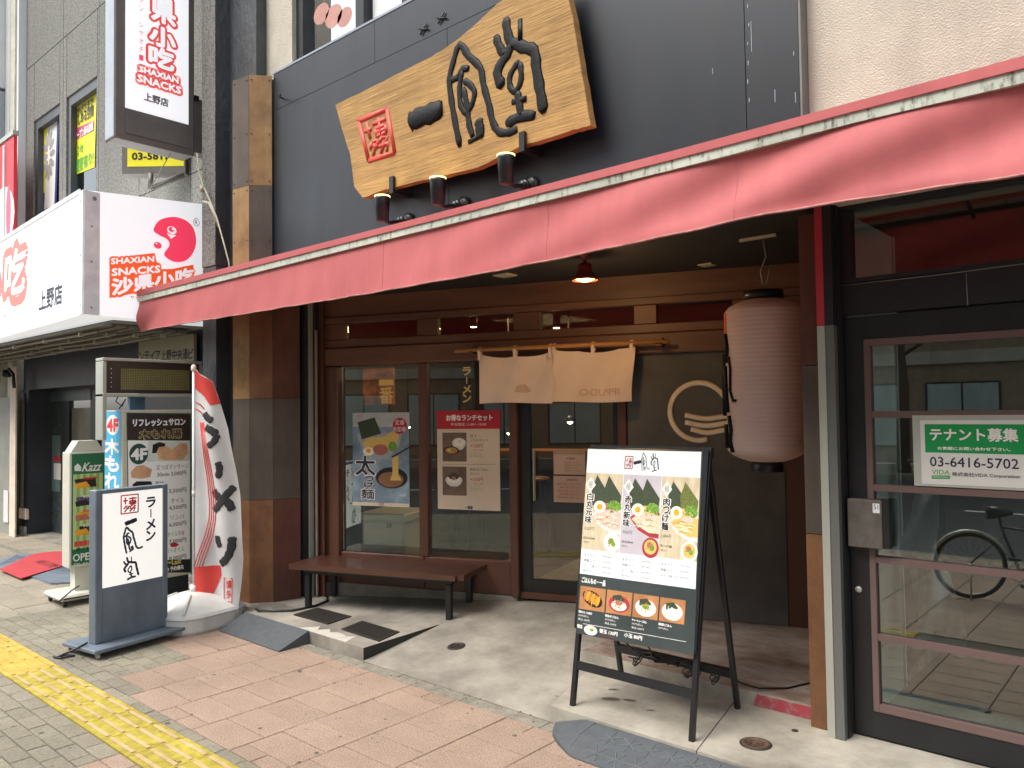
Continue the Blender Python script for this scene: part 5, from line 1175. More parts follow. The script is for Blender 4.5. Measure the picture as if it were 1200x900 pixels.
K.txt('期間限定大盛', m_sr, 87, 633, 118, 639, .002, bold=.002); K.txt('(8〜48名)', m_k, 89, 640, 115, 645, .002, bold=.001); K.txt('OPEN', m_w, 85.5, 648, 112, 656.5, .002, bold=.002); K.txt('TEL 03-5817', m_w, 86, 658.5, 116, 662, .002); K.done()
G().tube([(-7.43, 2.66, .16), (-7.38, 2.58, .14), (-7.37, 2.52, .10), (-7.375, 2.485, .07), (-7.45, 2.5, .03)], .006, 5).build('cable', m_blk, KZ.t)
# red mat over grey ramp
def gp(pts, z): return [tuple(onZ(x, y, z)) for x, y in pts]
def slab3(name, m, pts, z, h, label=None, cat=None, parent=None):
    P = gp(pts, z); n = len(P); g = G().add([(p[0], p[1], p[2]-h) for p in P]+P, [tuple(range(n-1, -1, -1)), tuple(range(n, 2*n))]+[(i, (i+1) % n, n+(i+1) % n, n+i) for i in range(n)])
    a_ = sum(P[i][0]*P[(i+1) % n][1]-P[(i+1) % n][0]*P[i][1] for i in range(n))
    if a_ < 0: g.f = [f[::-1] for f in g.f]
    return g.build(name, m, parent, label=label, cat=cat)
t = thing('entrance_ramp_plate', 'grey ribbed entrance ramp lying under the red mat', 'ramp plate', onZ(40, 670, 0))
slab3('plate', mat('ribbed_grey_plate', '6d7781', .6, .1, 10), [(-6, 658), (22, 648), (40, 649), (90, 668), (86, 682), (60, 683), (36, 675), (-6, 664)], .02, .02, parent=t)
g = G()
for k in range(9):
    a_ = onZ(38+k*4.5, 674+k*.5-5, .0215); b2 = onZ(62+k*3, 660+k*1.2, .0215)
    g.tube([a_, b2], .006, 4)
for k in range(5): g.tube([onZ(-4+k*6, 663-k*1.5, .0215), onZ(20+k*4, 651+k*.5, .0215)], .006, 4)
g.build('rib', mat('light_rib', '8e98a2', .6), t, 'stuff')
slab3('entrance_mat', mat('red_mat', 'b23a3e', .8, .1, 6), [(0, 667), (25, 677.5), (76, 662), (76, 645.5), (52, 647), (36, 650)], .034, .010, 'bright red mat with faint dark lettering laid over the grey ramp by the dark doorway', 'mat')
em2 = bpy.data.objects['entrance_mat']; g = G(frame((0, 0, .0355), (1, 0, 0), (0, 1, 0))); o_ = onZ(38, 658, .0355)
text(g, 'WELCOME', o_.x, o_.y+.0, o_.x+.55, o_.y+.12, 0); g.build('lettering', mat('dark_mat_print', '5e2a2e', .9), em2)

# ---------------------------------------------------------------- NEIGHBOUR BUILDING
N = thing('stone_building', 'grey speckled stone building with two poster windows behind the white fascia sign', 'building', (-9.5, 3.8, 0))
def nb(name, m, *a, b=0, label=None): return G().box(*a, b=b).build(name, m, N, label=label)
NY = 3.72
def WX(x, y): return onY(x, y, NY)
A0, A1 = WX(39.9, 144).x, WX(70, 123).x; B0, B1 = WX(78, 117).x, WX(114, 89.6).x; ztw = 5.76
xs = [-12.45, A0, A1, B0, B1, WX(163, 205).x, WX(223.4, 190).x, -6.8]
zs = [6.585, 8.8]; zl = WX(205, 212).z
def pan(x0, x1, z0, z1): nb('stone_panel', m_stone, x0+.006, x1-.006, NY, NY+.03, z0+.006, z1-.006)
mid = (A1+B0)/2
for x0, x1 in ((-12.45, mid), (mid, B1+.05), (B1+.05, xs[5]), (xs[5], xs[6]), (xs[6], -6.8)):
    pan(x0, x1, 6.585, 9.0)
    if x0 >= B1: pan(x0, x1, zl, 6.585); pan(x0, x1, 3.0, zl)
for x0, x1, z0, z1 in ((-12.45, A0, 3.0, 6.585), (A0, A1, ztw, 6.585), (A1, mid, 3, 6.585), (mid, B0, 3, 6.585), (B0, B1, ztw, 6.585), (B1, B1+.05, 3, 6.585)): pan(x0, x1, z0, z1)
nb('wall_core', m_dk, -12.44, -6.81, NY+.20, NY+.3, 2.0, 9.0)
for i, (a_, b2, lb_) in enumerate(((A0, A1, 'window with a white flower poster'), (B0, B1, 'window with a yellow poster'))):
    w_ = G().box(a_, a_+.10, NY+.02, NY+.16, 3, ztw).box(b2-.07, b2, NY+.02, NY+.16, 3, ztw).box(a_+.1, b2-.07, NY+.02, NY+.16, ztw-.12, ztw).build('window', mat('anthracite_frame', '47494a', .4, .1), N, label=lb_)
    G().box(a_+.1, b2-.07, NY+.10, NY+.106, 3, ztw-.12).build('pane', m_gl2, N).parent = w_
PY = NY+.095
def nq(m, pts, dy, nm='window_poster'): 
    M = frame((0, PY-dy, 0), (1, 0, 0)); G(M).flat([((q := onY(x, y, PY)).x, q.z) for x, y in pts], 0).build(nm, m, N)
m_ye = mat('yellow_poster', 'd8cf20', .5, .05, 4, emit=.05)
nq(m_ye, ((86, 125), (113.5, 106), (111, 196), (83, 207)), .002); nq(m_ye, ((47.5, 152), (56, 145), (54, 225), (45, 230)), .002); nq(m_w, ((56, 145), (67.5, 135), (64, 240), (52, 246)), .003)
nq(mat('blue_edge_print', '2c3a78', .5), ((67.5, 135), (69.8, 133), (66.5, 240), (64, 240)), .004)
Mx = frame((0, PY-.006, 0), (1, 0, 0)); g = G(Mx); c_ = onY(57.5, 182, PY)
for k in range(12): a_ = k*pi/6; g.ell(c_.x+.14*cos(a_), c_.z+.25*sin(a_), .05, .11, .0001*k, 8, rot=a_-pi/2)
g.build('printed_flower', mat('silver_print', '9a9a96', .5), N, 'stuff')
g = G(Mx)
def nt_(s_, x0, y0, x1, y1, m, vert=False):
    g = G(Mx); xc, yc = (x0+x1)/2, (y0+y1)/2; text(g, s_, onY(x0, yc, PY).x, onY(xc, y1, PY).z, onY(x1, yc, PY).x, onY(xc, y0, PY).z, .003, vert=vert, bold=.004, shear=0); g.build('lettering', m, N)
nt_('おかげさまで', 88, 121, 110, 133, m_k); nt_('楽しめる空間', 88, 130, 110, 143, m_k)
nq(mat('magenta_print', 'c0406a', .5), ((88, 151), (111, 141), (110.5, 153), (87.5, 165)), .004); nt_('オープン飲み放題', 89, 149, 110, 159, m_w); nt_('広々', 88, 170, 98, 182, mat('green_ink', '4aa838', .5, 0)); nt_('個室有り!', 88, 182, 110, 198, mat('green_ink', '4aa838'))
nb('window_sill_plant', mat('green_leaf_print', '3d5a40', .7, .5, 25), B0+.12, B1-.08, PY+.05, PY+.1, 3.6, WX(100, 205).z)
# embossed stone pilaster
nb('pilaster', m_emboss, -6.80, -6.56, 3.47, 3.9, 0, 2.97); nb('pilaster', m_emboss, -6.80, -6.56, 3.47, 3.9, 2.976, 9.0)
nb('pilaster_side', m_emboss, -6.558, -6.1, 3.60, 3.9, 0, 2.97); nb('pilaster_side', m_emboss, -6.558, -6.1, 3.60, 3.9, 2.976, 9.0)
nb('pilaster_painted_light', m_stone, -6.80, -6.56, 3.462, 3.469, 2.98, 9.0)  # paler stone paints the sky light onto the street side of the pilaster
# entrance
m_nv = mat('navy_grey_band', '34383f', .5, .1, 4)
nb('lintel', m_nv, -12.50, -6.82, NY+.01, NY+.18, 2.02, 2.97); nb('entrance_wall', m_nv, -12.50, -12.25, NY, NY+.4, .02, 2.02); nb('entrance_wall', m_dk, -12.25, -6.8, NY+1.6, NY+1.7, 0, 2.0); nb('entrance_wall', m_dk, -9.0, -6.82, NY+.12, NY+.3, 0.02, 2.0)
nb('entrance_floor', m_conc, -12.7, -6.6, NY-.02, NY+1.6, -.05, .018)
def px_box(nm, m, x0, y0, x1, y1, Y, d=.04, z0=None, parent=N):
    a_ = onY(x0, y0, Y); b2 = onY(x1, y1, Y); xm = onY((x0+x1)/2, y0, Y); zA = onY((x0+x1)/2, y0, Y).z; zB = onY((x0+x1)/2, y1, Y).z if z0 is None else z0
    return G().box(a_.x, b2.x, Y, Y+d, min(zA, zB), max(zA, zB)).build(nm, m, parent)
EY = NY+.30
dd = px_box('entrance_door', mat('green_grey_glazing', '46504d', .25, .1, 2), 46, 462, 74, 640, EY, z0=.02); px_box('frosted_band', mat('frosted_green', '6b817a', .4, .06), 48, 510, 70, 575, EY-.004, .003)
for s_, m_, b4 in (('貸店舗のご案内', m_sr, (49, 533, 71, 541)), ('お問合せ', m_sr, (49, 546, 58, 552))):
    g = G(frame((0, EY-.006, 0), (1, 0, 0))); a_ = onY(b4[0], b4[1], EY); b2 = onY(b4[2], b4[3], EY); text(g, s_, a_.x, b2.z, b2.x, a_.z, 0, bold=.006); g.build('lettering', m_, N)
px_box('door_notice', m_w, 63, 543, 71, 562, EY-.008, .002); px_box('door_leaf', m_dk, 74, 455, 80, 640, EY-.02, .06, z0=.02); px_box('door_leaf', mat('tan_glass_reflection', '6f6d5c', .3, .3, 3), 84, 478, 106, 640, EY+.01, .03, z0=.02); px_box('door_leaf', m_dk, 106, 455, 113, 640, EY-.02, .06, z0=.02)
px_box('transom_rail', mat('teal_grey_rail', '4c595b', .4), 46, 450, 106, 470, EY-.03, .06); px_box('door_leaf', m_dk, 44.5, 455, 46.2, 640, EY-.02, .06, z0=.02)
px_box('intercom', m_cream, 22, 596, 30, 608, NY-.05, .04); px_box('intercom', m_ss, 20, 617, 28, 627, NY-.04, .035); px_box('conduit', mat('grey_conduit', '7a7a74', .5), 24.5, 460, 26, 596, NY-.03, .02)
nm = Board('building_nameplate', 'cream nameplate with building name in dark characters above the LED display', 'sign', (0, 3.66, 0), (1, 0, 0)); 
a_ = nm.p(162.5, 403); b2 = nm.p(227, 430); nm.g('plate', mat('cream_plate', 'a3a088', .5, .04)).box(a_[0], b2[0], b2[1], a_[1]+.02, -.03, 0); nm.z = .001
for k, ch in enumerate('フロンティア上野中央通ビ'):
    w_ = (227-150)/12; x = 150+k*w_
    if x+w_*.1 > 162: nm.txt(ch, m_k, x+.3, 413-k*.35, x+w_-.5, 424-k*.35, .0015, bold=.003)
nm.done()

# ---------------------------------------------------------------- FAR LEFT BUILDING
W2 = thing('white_building', 'white building with a red sign at the far left edge beyond the stone building', 'building', (-14, 3.6, 0))
def wb2(name, m, *a, b=0): return G().box(*a, b=b).build(name, m, W2)
wb2('wall', m_white, -30, -12.95, 3.65, 3.9, 5.6, 12); wb2('wall', mat('beige_plaster', 'a39c88', .8, .2, 3), -30, -12.75, 3.62, 3.9, 0, 3.2)
wb2('drain_pipe', mat('cream_pipe', 'cdc9b8', .5), -12.74, -12.55, 3.60, 3.62, .05, 12); wb2('drain_pipe', m_white, -12.95, -12.76, 3.60, 3.62, 2.6, 12); wb2('wall', m_white, -13.4, -12.46, 3.625, 3.9, 3.2, 12)
wb2('balcony', mat('grey_white_panel', 'a7adb0', .5, .1), -30, -13.0, 3.2, 3.64, 5.0, 6.4); wb2('balcony', m_white, -30, -13.0, 3.15, 3.64, 6.45, 9)
rs = Board('red_sign', 'red sign with white shapes at the far left edge above the fascia', 'sign', (0, 3.4, 0), (1, 0, 0))
a_ = rs.p(-8, 195); b2 = rs.p(15.5, 262); rs.g('panel', m_sr).box(a_[0]-2, b2[0], b2[1]-.5, rs.p(14, 160)[1], -.04, 0)
rs.g('frame', m_ss).box(a_[0]-2, b2[0]+.03, rs.p(14, 160)[1]+.001, rs.p(14, 160)[1]+.06, -.05, .02); q = rs.p(3, 255); rs.g('printed_shape', m_w).ell(q[0], q[1], .5, .42, .001, 16); q = rs.p(10, 250); rs.g('printed_shape', mat('pink_print', 'c95a78', .5)).ell(q[0], q[1], .1, .4, .002, 16)
rs.g('mullion', m_white).box(rs.p(5, 200)[0], rs.p(6.5, 200)[0], b2[1]-.5, rs.p(14, 165)[1], .0005, .02); rs.done()
for nm_, m_, x0, y0, x1, y1, Yv in (('door', mat('grey_door', '8e9086', .5, .1), -4, 466, 13, 640, 3.58), ('door_frame', m_cream, 12, 430, 17, 645, 3.55), ('wall_plate', m_white, 4, 575, 9, 612, 3.56)):
    px_box(nm_, m_, x0, y0, x1, y1, Yv, .02, parent=W2)
t = thing('wall_camera', 'small dark camera bracket under the fascia soffit at the far left', 'camera', onY(7, 440, 3.4))
c_ = onY(7, 438, 3.4); G().tube([c_, c_+V((.12, .0, .06)), c_+V((.3, 0, -.02)), c_+V((.34, 0, -.2))], .02, 8).build('arm', m_blk, t); G().lathe([(.04, 0), (.07, .03), (.05, .1)], c_+V((.05, 0, -.05)), 12).build('housing', m_blk, t)

# ---------------------------------------------------------------- FASCIA SIGN
m_fw = mat('fascia_white_added_glow', (.86, .88, .90), .35, 0, emit=.24)  # glow added to the white so the shaded fascia stays bright
m_wl = mat('white_letters_added_glow', (.86, .88, .90), .4, 0, emit=.20)  # glow added to white lettering to lift it out of the shade
FS = thing('fascia_sign', 'large white snack shop fascia sign with red cartoon head logo wrapping the corner', 'sign', (-7.1, 2.6, 2.5))
b1 = V((-7.007, 2.532, 2.5)); b2v = V((-7.19, 3.71, 2.5)); b3 = V((-16, 3.71, 2.5)); dirf = (V((-9.72, 2.671, 2.5))-b1).normalized(); b4 = b1+dirf*9
zt1, zt2 = 3.55, 3.68
topz = [zt1, zt2, zt2, zt1+.12]
P = [b1, b2v, b3, b4]; T_ = [V((p.x, p.y, z)) for p, z in zip(P, topz)]
G().add(P+T_, [(3, 2, 1, 0), (4, 5, 6, 7), (0, 1, 5, 4), (1, 2, 6, 5), (2, 3, 7, 6), (3, 0, 4, 7)]).build('cabinet', m_fw, FS)
fr_ = Board('x', '', '', b1, -dirf, parent=FS); fr_.z = .002
fr_.M = frame(b1-dirf*0, -dirf); 
fr_.g('corner_trim', mat('pale_trim', 'e0e4e5', .5)).box(-.09, .004, .0, 1.05, .0005, .012)
fr_.g('edge_trim', mat('pale_trim', 'aeb4b6')).box(-9, -.0905, 1.035, 1.075, .0005, .012)
for x_ in (-1.35, -2.8, -4.2): fr_.g('panel_seam', mat('grey_seam', '8d9496', .6)).box(x_-.003, x_+.003, .01, 1.03, .0003, .0012)
for z_ in (.08, .5, .96):
    for x_ in (-.045,): fr_.g('screw', mat('grey_screw', '7f8486', .5)).ell(x_, z_, .01, .01, .0125, 10)
def outlined(bd_, s_, m_out, m_in, x0, y0, x1, y1, z, wo, wi, vert=False, **k):
    bd_.txt(s_, m_out, x0, y0, x1, y1, z, bold=wo, vert=vert, **k); bd_.txt(s_, m_in, x0, y0, x1, y1, z+.0015, bold=wi, vert=vert, **k)
m_sal = mat('salmon_print', 'de6f64', .5, 0, emit=.2)  # salmon ink carries the added sign glow too
fr_.txt('吃', m_sal, 5, 292, 29, 348, .003, bold=.10, shear=.1); fr_.txt('吃', m_wl, 6, 294, 29, 344, .006, bold=.018, shear=.1); fr_.txt('小', m_sal, -22, 306, 0, 356, .0035, bold=.10, shear=.1); fr_.txt('小', m_wl, -22, 306, 0, 356, .0065, bold=.018, shear=.1)
fr_.txt('上野店', m_in2, 46, 337, 73, 360, .003, bold=.006, shear=0); fr_.txt('オチー', m_sr, -4, 368, 17, 374, .003); fr_.done()
sd_ = Board('x', '', '', b1, (b2v-b1).normalized(), parent=FS); sd_.z = .002
sd_.g('corner_trim', mat('pale_trim', 'aeb4b6')).box(-.004, .13, .0, 1.05, .0005, .010); m_dot = mat('grey_screw', '7f8486', .5)
for z_ in (.06, .45, .75): sd_.g('screw', m_dot).ell(.06, z_, .009, .009, .0105, 10)
sd_.g('screw', m_dot).ell(*sd_.p(110, 233), .018, .018, .013, 12)
m_orp = mat('orange_print', 'ea6230', .5, 0, emit=.2); m_rs = mat('raspberry_print', 'e23c5a', .5, 0, emit=.3)  # added glow brightens the orange and raspberry inks in the shade
outlined(sd_, 'SHAXIAN', m_orp, m_wl, 130, 301.5, 180, 308, .003, .020, .003, tilt=.21); outlined(sd_, 'SNACKS', m_orp, m_wl, 131, 313, 187, 321, .0032, .022, .004, tilt=.21)
outlined(sd_, '沙県小吃', m_orp, m_wl, 131, 320, 226, 338, .0035, .030, .007, tilt=.27)
sd_.g('printed_patch', m_orp).flat([sd_.p(*q) for q in ((128, 302.6), (181, 296.4), (183.5, 307), (188, 309), (189, 315.7), (202, 315), (226.5, 310), (226.5, 329), (162, 343), (128, 349.3))], .0028)
sd_.txt('サセンシャオチー', m_sr, 152, 349, 200, 354, .003)
# head logo with open mouth
R_, = (1,)
def lp(x, y): return sd_.p(x, y)
pts = [(181, 265), (180, 271), (187, 276), (196, 281), (198, 288), (192, 297), (196, 303), (205, 307), (216, 306), (225, 298), (229.5, 285), (227.5, 270), (220, 260), (209, 255), (198, 254.5), (187, 258)]
Q = []
for i in range(len(pts)):
    a_, b_, c_, d_ = [V((*pts[(i+k) % len(pts)], 0)) for k in (-1, 0, 1, 2)]
    for j in range(4):
        t_ = j/4; Q.append(.5*((2*b_)+(c_-a_)*t_+(2*a_-5*b_+4*c_-d_)*t_*t_+(3*b_-3*c_+d_-a_)*t_**3))
sd_.g('logo', m_rs).flat([lp(q.x, q.y) for q in Q], .0045)
def se(m, x, y, r, z): q = lp(x, y); q2 = lp(x+r, y+r*1.05); sd_.g('logo', m).ell(q[0], q[1], q2[0]-q[0], q[1]-q2[1], z, 20)
se(m_rs, 184.5, 287.5, 4.6, .0045); se(m_wl, 201, 270, 5.4, .005); se(m_rs, 200.5, 269, 3.4, .0055); se(m_wl, 202.5, 268.5, 1.6, .006); se(m_wl, 183, 285.5, 1.0, .005)
sd_.g('logo', m_wl).flat([lp(*q) for q in ((195, 273), (200, 280), (206, 276), (203, 275), (199, 275))], .0052)
q = lp(230, 260.5); sd_.g('logo', m_gr).tube([(q[0]+.032*cos(R(i*20)), q[1]+.036*sin(R(i*20)), .003) for i in range(19)], .0025, 4, flat_n=(0, 0, 1), h=.001); sd_.txt('R', m_gr, 228.3, 258, 231.7, 263, .003); sd_.done()
# soffit, slats and pipes below the fascia
G().box(-16, -7.25, 2.86, 3.70, 2.47, 2.498).build('soffit_panel', mat('grey_soffit', '6d6b64', .7, .1), FS)
for k in range(7): G().box(-16, -7.30, 2.80+k*.115, 2.88+k*.115, 2.445-.004*k, 2.469-.001*k).build('soffit_slat', mat('drab_slat', '77746a', .7, .15, 6), FS)
for k in range(4):
    yy = 2.86+k*.17; g = G().tube([(-16+i*.4, yy+.008*sin(i*1.3+k), 2.42-.008*k+.006*sin(i*.9)) for i in range(22)], .013, 8, smooth=True)
    g.build('pipe', mat('drab_pipe', '8f8c7c', .5, .1), FS)
    for i in range(9): G().box(-15.6+i*.95+k*.2, -15.56+i*.95+k*.2, yy-.02, yy+.02, 2.40-.008*k, 2.44-.008*k).build('pipe_clip', m_crf, FS)

# ---------------------------------------------------------------- PROJECTING SIGN
m_fr = mat('grey_brown_sign_frame', '66625d', .5, .12, 5)
VS = Board('projecting_sign', 'tall projecting snack shop sign in a grey frame fixed to the dark pilaster', 'sign', (-7.0, 0, 0), (0, 1, 0))
yA = VS.p(134.5, 120)[0]; yB = VS.p(228, 170)[0]; zB_ = 4.06
G(VS.M).box(yA, yB, zB_, 6.6, -.22, 0, b=.01).build('cabinet', m_fr, VS.t); G(VS.M).box(yA-.002, yA+.02, zB_+.02, 6.58, -.2, -.02).build('front_face', mat('pale_grey_panel', 'a9b2bb', .5, .06), VS.t)
a_ = VS.p(146.5, 126); b2 = VS.p(220.5, 140); zbot = VS.p(183, 136)[1]
G(VS.M).box(a_[0], b2[0], zbot, 6.5, .0005, .008).build('sign_panel', m_fw, VS.t)  # panel brightened by the same added glow as the fascia
G(VS.M).box(a_[0], b2[0], zB_+.06, zbot-.005, .0005, .006).build('lower_plate', m_fr, VS.t)
VS.z = .009; m_out = mat('coral_outline', 'd84e4a', .5, 0, emit=.2)  # coral ink also given some added glow
for ch, (x0, y0, x1, y1) in zip('県小吃', ((177, -2, 205, 28), (175, 33, 205, 56), (174, 57, 203, 80))):
    VS.txt(ch, m_out, x0, y0, x1, y1, .011, bold=.03); VS.txt(ch, m_wl, x0+.5, y0+.5, x1-.5, y1-.5, .0125, bold=.010)
for s_, x0, y0, x1, y1 in (('SHAXIAN', 163, 81.5, 208, 95), ('SNACKS', 161, 90, 211, 107)):
    xm = (x0+x1)/2; zc = (VS.p(xm, y0)[1]+VS.p(xm, y1)[1])/2; hh = .024 if s_ == 'SHAXIAN' else .031
    zc = VS.p(xm, (88 if s_ == 'SHAXIAN' else 99))[1]
    text(VS.g('lettering', m_out), s_, VS.p(x0, 90)[0], zc-hh, VS.p(x1, 90)[0], zc+hh, .0112, bold=.026); text(VS.g('lettering', m_wl), s_, VS.p(x0, 90)[0], zc-hh, VS.p(x1, 90)[0], zc+hh, .0135, bold=.004)
xm = 182; zc = VS.p(xm, 117)[1]; text(VS.g('lettering', m_gr), '上野店', VS.p(168.5, 117)[0], zc-.036, VS.p(196.5, 117)[0], zc+.036, .011, bold=.003)
for k, ch in enumerate('ラテン シャオチー'):
    if ch == ' ': continue
    y = -12+k*9.6; VS.txt('｜' if ch == 'ー' else ch, m_rs, 162.5, y, 167.5, y+6.5, .011)
VS.done()
G(VS.M).box(yB+.001, yB+.17, 4.11, 4.62, -.16, -.02).build('bracket', m_fr, VS.t); G(VS.M).box(yB+.001, yB+.04, 4.60, 4.64, -.02, .01).build('bracket', m_blk, VS.t)
YS = Board('phone_sign', 'yellow phone number sign in a grey frame half hidden behind the projecting sign', 'sign', onX(145, 190, -8.0)*1.0, FU)
a_ = YS.p(143, 168); b2 = YS.p(217, 203); YS.g('frame', m_fr).box(a_[0], b2[0], b2[1], a_[1]+.3, -.14, 0)
YS.z = .002; YS.quad('sign_panel', m_ye, 149.5, 150, 215.5, 194.5, .002); YS.txt('03-5817-8', m_k, 155, 179, 210, 187, .004, bold=.004); YS.done()
g = G(); Pq = lambda x, y: onX(x, y, -8.0)
Fq = lambda x, y: hit(x, y, YS.O, YS.n)
g.tube([Fq(177, 203), Fq(176, 222)], .025, 4).tube([Fq(177, 220), Fq(215, 203)], .022, 4).tube([Fq(180, 222), Fq(216, 206)], .012, 4); g.build('bracket', m_fr, YS.t)
t = thing('wire', 'thin pale wires looping from the projecting sign down to the white fascia', 'wire', (-6.9, 3.4, 3.6))
m_wire = mat('ivory_wire', 'a9a48c', .5)
G().tube([onY(x, y, 3.40) for x, y in ((231, 180), (233, 200), (238, 217), (246, 235), (254, 255), (261, 280), (268, 306), (271, 330))], .008, 6).build('strand', m_wire, t)
G().tube([onY(x, y, 3.41) for x, y in ((238, 236), (245, 238), (250, 248), (256, 265))], .012, 6).build('strand', m_wire, t); G().lathe([(.02, -.02), (.02, .03)], onY(237, 222, 3.39), 8).build('connector', m_wire, t)
G().tube([onX(200, 180, -7.02), onX(186, 203, -7.05), onX(172, 228, -7.1)], .004, 5).build('strand', m_ss, t)
# tenant banner
TB = Board('tenant_banner', 'white and green tenant wanted banner fixed inside the glass door', 'banner', (0, Dy-.008, 0), (1, 0, 0))
TB.z = .001; a_ = TB.p(1069, 488); zt_, zb_ = 1.60, 1.285
TB.g('sheet', mat('clear_sleeve', 'a9aca2', .35, .05)).box(a_[0], -.36, zb_-.005, zt_, -.003, 0); a2 = TB.p(1078, 490)
TB.g('sheet', mat('banner_white', 'd5d5cf', .4, .02)).box(a2[0], -.37, zb_+.006, zt_-.022, .0004, .0012)
g0_ = TB.p(1083.5, 496); g1_ = TB.p(1083.5, 529)
TB.g('printed_band', mat('kelly_green_print', '0f8f4a', .4, .02)).flat([(g0_[0], g1_[1]-.004), (-.385, g1_[1]-.004), (-.385, g0_[1]-.004), (g0_[0], g0_[1]-.004)], .0018)
TB.txt('テナント募集', m_w, 1090, 502, 1193, 517, .0024, bold=.0016); TB.txt('お気軽にお問い合わせ下さい。', m_w, 1099, 524, 1184, 528, .0024, bold=.0005)
TB.txt('03-6416-5702', m_in2, 1090, 536.5, 1194, 548, .0024, bold=.0004); TB.txt('VIDA', mat('green_ink', '4aa838'), 1092, 550.5, 1113, 556, .0024); TB.g('printed_band', mat('kelly_green_print', '0f8f4a')).flat([TB.p(*q) for q in ((1092, 557), (1113.5, 557.3), (1113.5, 561.3), (1092, 561))], .0022)
TB.txt('corporation', m_w, 1093, 557.8, 1112.5, 560.5, .0027); TB.txt('株式会社VIDA Corporation', m_gr, 1116, 554.5, 1195, 560, .0024, bold=.0006); TB.done()

# ---------------------------------------------------------------- ACROSS THE STREET (seen in the glass) AND THE BICYCLE
def opp(x0, x1, h, mw, label, fl, seed):
    t = thing('opposite_building', label, 'building', ((x0+x1)/2, -16, 0)); rr2 = random.Random(seed)
    G().box(x0, x1, -22, -16, 0, h).build('wall', mw, t); g = G(frame((0, -15.999, 0), (-1, 0, 0))); gw = G(frame((0, -15.999, 0), (-1, 0, 0)))
    n = int((x1-x0)/2.4)
    for f_ in range(-1, fl):
        for k in range(n):
            a_ = -x1+.5+k*2.4
            w_ = G(frame((0, -15.998, 0), (-1, 0, 0))); w_.box(a_-.05, a_+1.75, 3.55+f_*3.1, 5.35+f_*3.1, 0, .05); o_ = w_.build('window', m_dk, t)
            for q in (0, 1): G(frame((0, -15.998, 0), (-1, 0, 0))).box(a_+q*.87, a_+.82+q*.87, 3.6+f_*3.1, 5.3+f_*3.1, .051, .056).build('pane', mat('curtained_pane', 'a9b8b4', .2, .1, 1), t).parent = o_
        if f_ >= 0: G().box(x0-.01, x1+.01, -15.99, -15.9, 2.75+f_*3.1, 3.1+f_*3.1).build('ledge', m_stuc, t)
opp(-26, -11.1, 19, m_stuc, 'beige tiled building across the street, left of the three reflected in the glass', 5, 1); opp(-11, -1.1, 17, mat('brown_tile', '94806c', .8, .2, 5), 'brown tiled building across the street reflected in the glass doors', 4, 2); opp(-1, 14, 20, mat('grey_tile', '8b8b86', .8, .1, 5), 'grey building across the street at the right of the reflections', 5, 3)
m_leaf = mat('leaf_green', (.06, .12, .03), .6, .4, 5, rand=.0); m_bark = mat('bark', '5a4a3c', .9, .3, 12, bump=.4)
def tree(x, y, h, label, seed):
    rr2 = random.Random(seed); t = thing('street_tree', label, 'tree', (x, y, 0), 'street trees across the road')
    G().tube([(x, y, 0), (x+.05, y, h*.3), (x-.05, y+.1, h*.6), (x+.1, y, h*.85)], [.17, .13, .09, .04], 8).build('trunk', m_bark, t)
    g = G()
    for k in range(7):
        a_ = k*.9; z = h*(.4+.06*k); g.tube([(x, y, z), (x+cos(a_)*h*.15, y+sin(a_)*h*.15, z+h*.1), (x+cos(a_)*h*.24, y+sin(a_)*h*.24, z+h*.14)], [.05, .03, .012], 5)
    g.build('limb', m_bark, t); g = G(); cl = [(rr2.gauss(0, h*.16), rr2.gauss(0, h*.16), h*.68+rr2.gauss(0, h*.13), rr2.uniform(.35, .9)) for _ in range(34)]
    for cx_, cy_, cz_, r_ in cl:
        for _ in range(80):
            d_ = V((rr2.gauss(0, 1), rr2.gauss(0, 1), rr2.gauss(0, .8))).normalized()*r_*rr2.random()**.4; c_ = V((x+cx_, y+cy_, cz_))+d_
            u_ = V((rr2.gauss(0, 1), rr2.gauss(0, 1), rr2.gauss(0, 1))).normalized(); v_ = u_.orthogonal().normalized(); g.add([c_-u_*.09, c_+v_*.04, c_+u_*.09, c_-v_*.04], [(0, 1, 2, 3)])
    g.build('crown', m_leaf, t, 'stuff')
tree(-5.5, -12.7, 7.0, 'street tree across the road nearest the middle building', 4); tree(-13.5, -12.8, 7.5, 'street tree across the road in front of the beige building', 5); tree(2.0, -12.8, 6.8, 'street tree across the road in front of the grey building', 6)
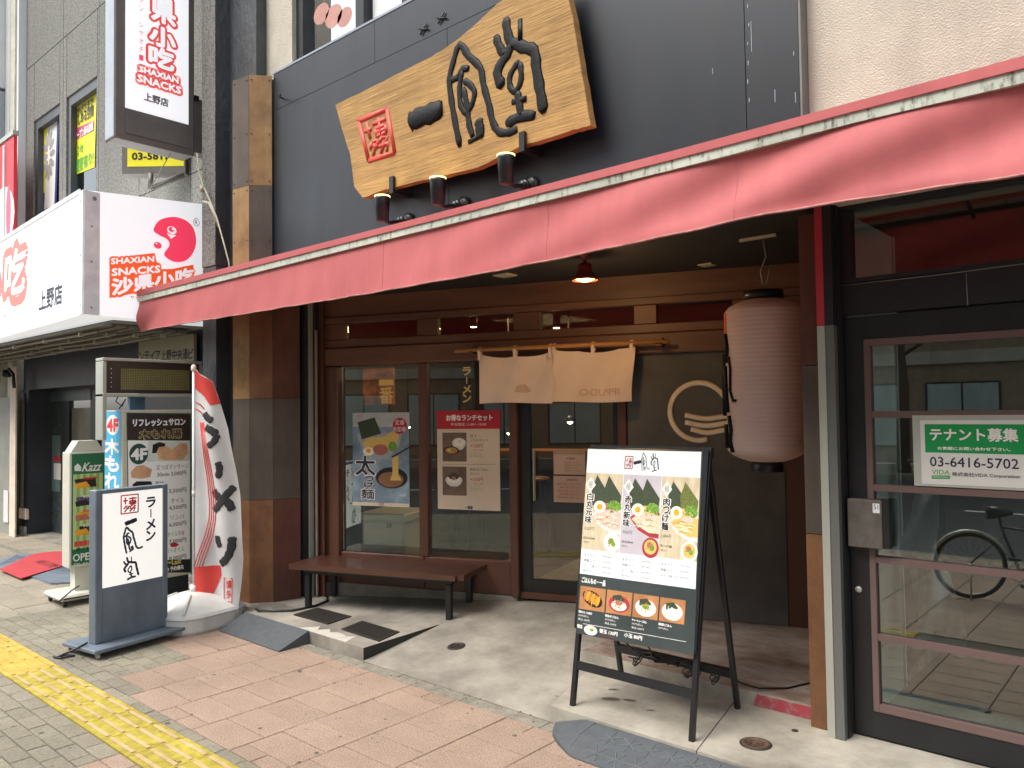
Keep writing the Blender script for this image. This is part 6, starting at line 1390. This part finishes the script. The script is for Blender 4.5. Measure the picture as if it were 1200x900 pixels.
# bicycle
bA, bB = V((-1.52, .30, .33)), V((-.60, -.06, .33)); bu = (bB-bA).normalized(); BM = frame((bA.x, bA.y, 0), bu) @ Matrix.Scale(.85, 4)
bt = thing('bicycle', 'dark city bicycle parked on the pavement facing the glass door', 'bicycle', BM)
for cx_ in (0, 1.02):
    w_ = G(BM).tube([(cx_+.31*cos(R(i*10)), .33+.31*sin(R(i*10)), 0) for i in range(37)], .018, 8, caps=False).build('tyre', m_blk, bt)
    G(BM).tube([(cx_+.287*cos(R(i*10)), .33+.287*sin(R(i*10)), 0) for i in range(37)], .008, 6, caps=False).build('rim', m_ss, bt)
    g = G(BM)
    for k in range(20): g.tube([(cx_+.02*cos(k), .33+.02*sin(k), (-1)**k*.02), (cx_+.28*cos(k*pi/10), .33+.28*sin(k*pi/10), 0)], .0012, 3)
    g.build('spoke', m_ss, bt, 'stuff'); G(BM).tube([(cx_, .33, -.05), (cx_, .33, .05)], .018, 10).build('hub', m_ss, bt)
    G(BM).tube([(cx_+.34*cos(R(i*10)), .33+.34*sin(R(i*10)), 0) for i in range(2, 17)], .02, 6).build('mudguard', m_ss, bt)
g = G(BM); BBk, ST, HT, HB = (.43, .28, 0), (.28, .72, 0), (.82, .74, 0), (.85, .62, 0)
for a_, b_, r_ in ((BBk, ST, .016), (BBk, HB, .02), (ST, (.8, .66, 0), .012), ((0, .33, .05), BBk, .009), ((0, .33, -.05), BBk, .009), ((0, .33, .05), (.3, .64, 0), .008), (HT, HB, .018), (HB, (.99, .36, .05), .012), ((.99, .36, .05), (1.02, .33, .05), .01), (ST, (.26, .84, 0), .012)): g.tube([a_, b_], r_, 8)
g.build('frame', mat('dark_bicycle_paint', '3a4045', .3, .05), bt)
G(BM).tube([(.16, .86, 0), (.26, .865, 0), (.38, .86, 0)], [.07, .055, .02], 10).build('saddle', m_blk, bt)
G(BM).tube([(.70, .98, .26), (.80, .97, .2), (.84, .95, .06), (.84, .95, -.06), (.80, .97, -.2), (.70, .98, -.26)], .011, 8).tube([(.82, .74, 0), (.84, .95, 0)], .012, 8).build('handlebar', m_ss, bt)
g = G(BM)
for k in range(9):
    z = -.16+k*.04; g.tube([(.93, .88, z), (.97, .66, z), (1.17, .66, z), (1.23, .88, z)], .003, 4)
for k in range(4): yy = .68+k*.065; g.tube([(.965-k*.012, yy, -.16), (1.18+k*.015, yy, -.16), (1.18+k*.015, yy, .16), (.965-k*.012, yy, .16), (.965-k*.012, yy, -.16)], .003, 4)
g.build('basket', m_ss, bt)
g = G(BM).tube([(.43+.09*cos(R(i*15)), .28+.09*sin(R(i*15)), .03) for i in range(25)], .005, 4).tube([(.43, .28, .05), (.5, .13, .07)], .01, 6).tube([(.43, .28, -.05), (.36, .43, -.07)], .01, 6); g.build('crank', m_ss, bt)
for a_, z_ in (((.5, .13), .11), ((.36, .43), -.11)): G(BM).box(a_[0]-.045, a_[0]+.045, a_[1]-.012, a_[1]+.012, z_-.035, z_+.035).build('pedal', m_blk, bt)
G(BM).tube([(.0, .33, -.07), (-.02, .0, -.1)], .009, 6).build('stand', m_ss, bt)
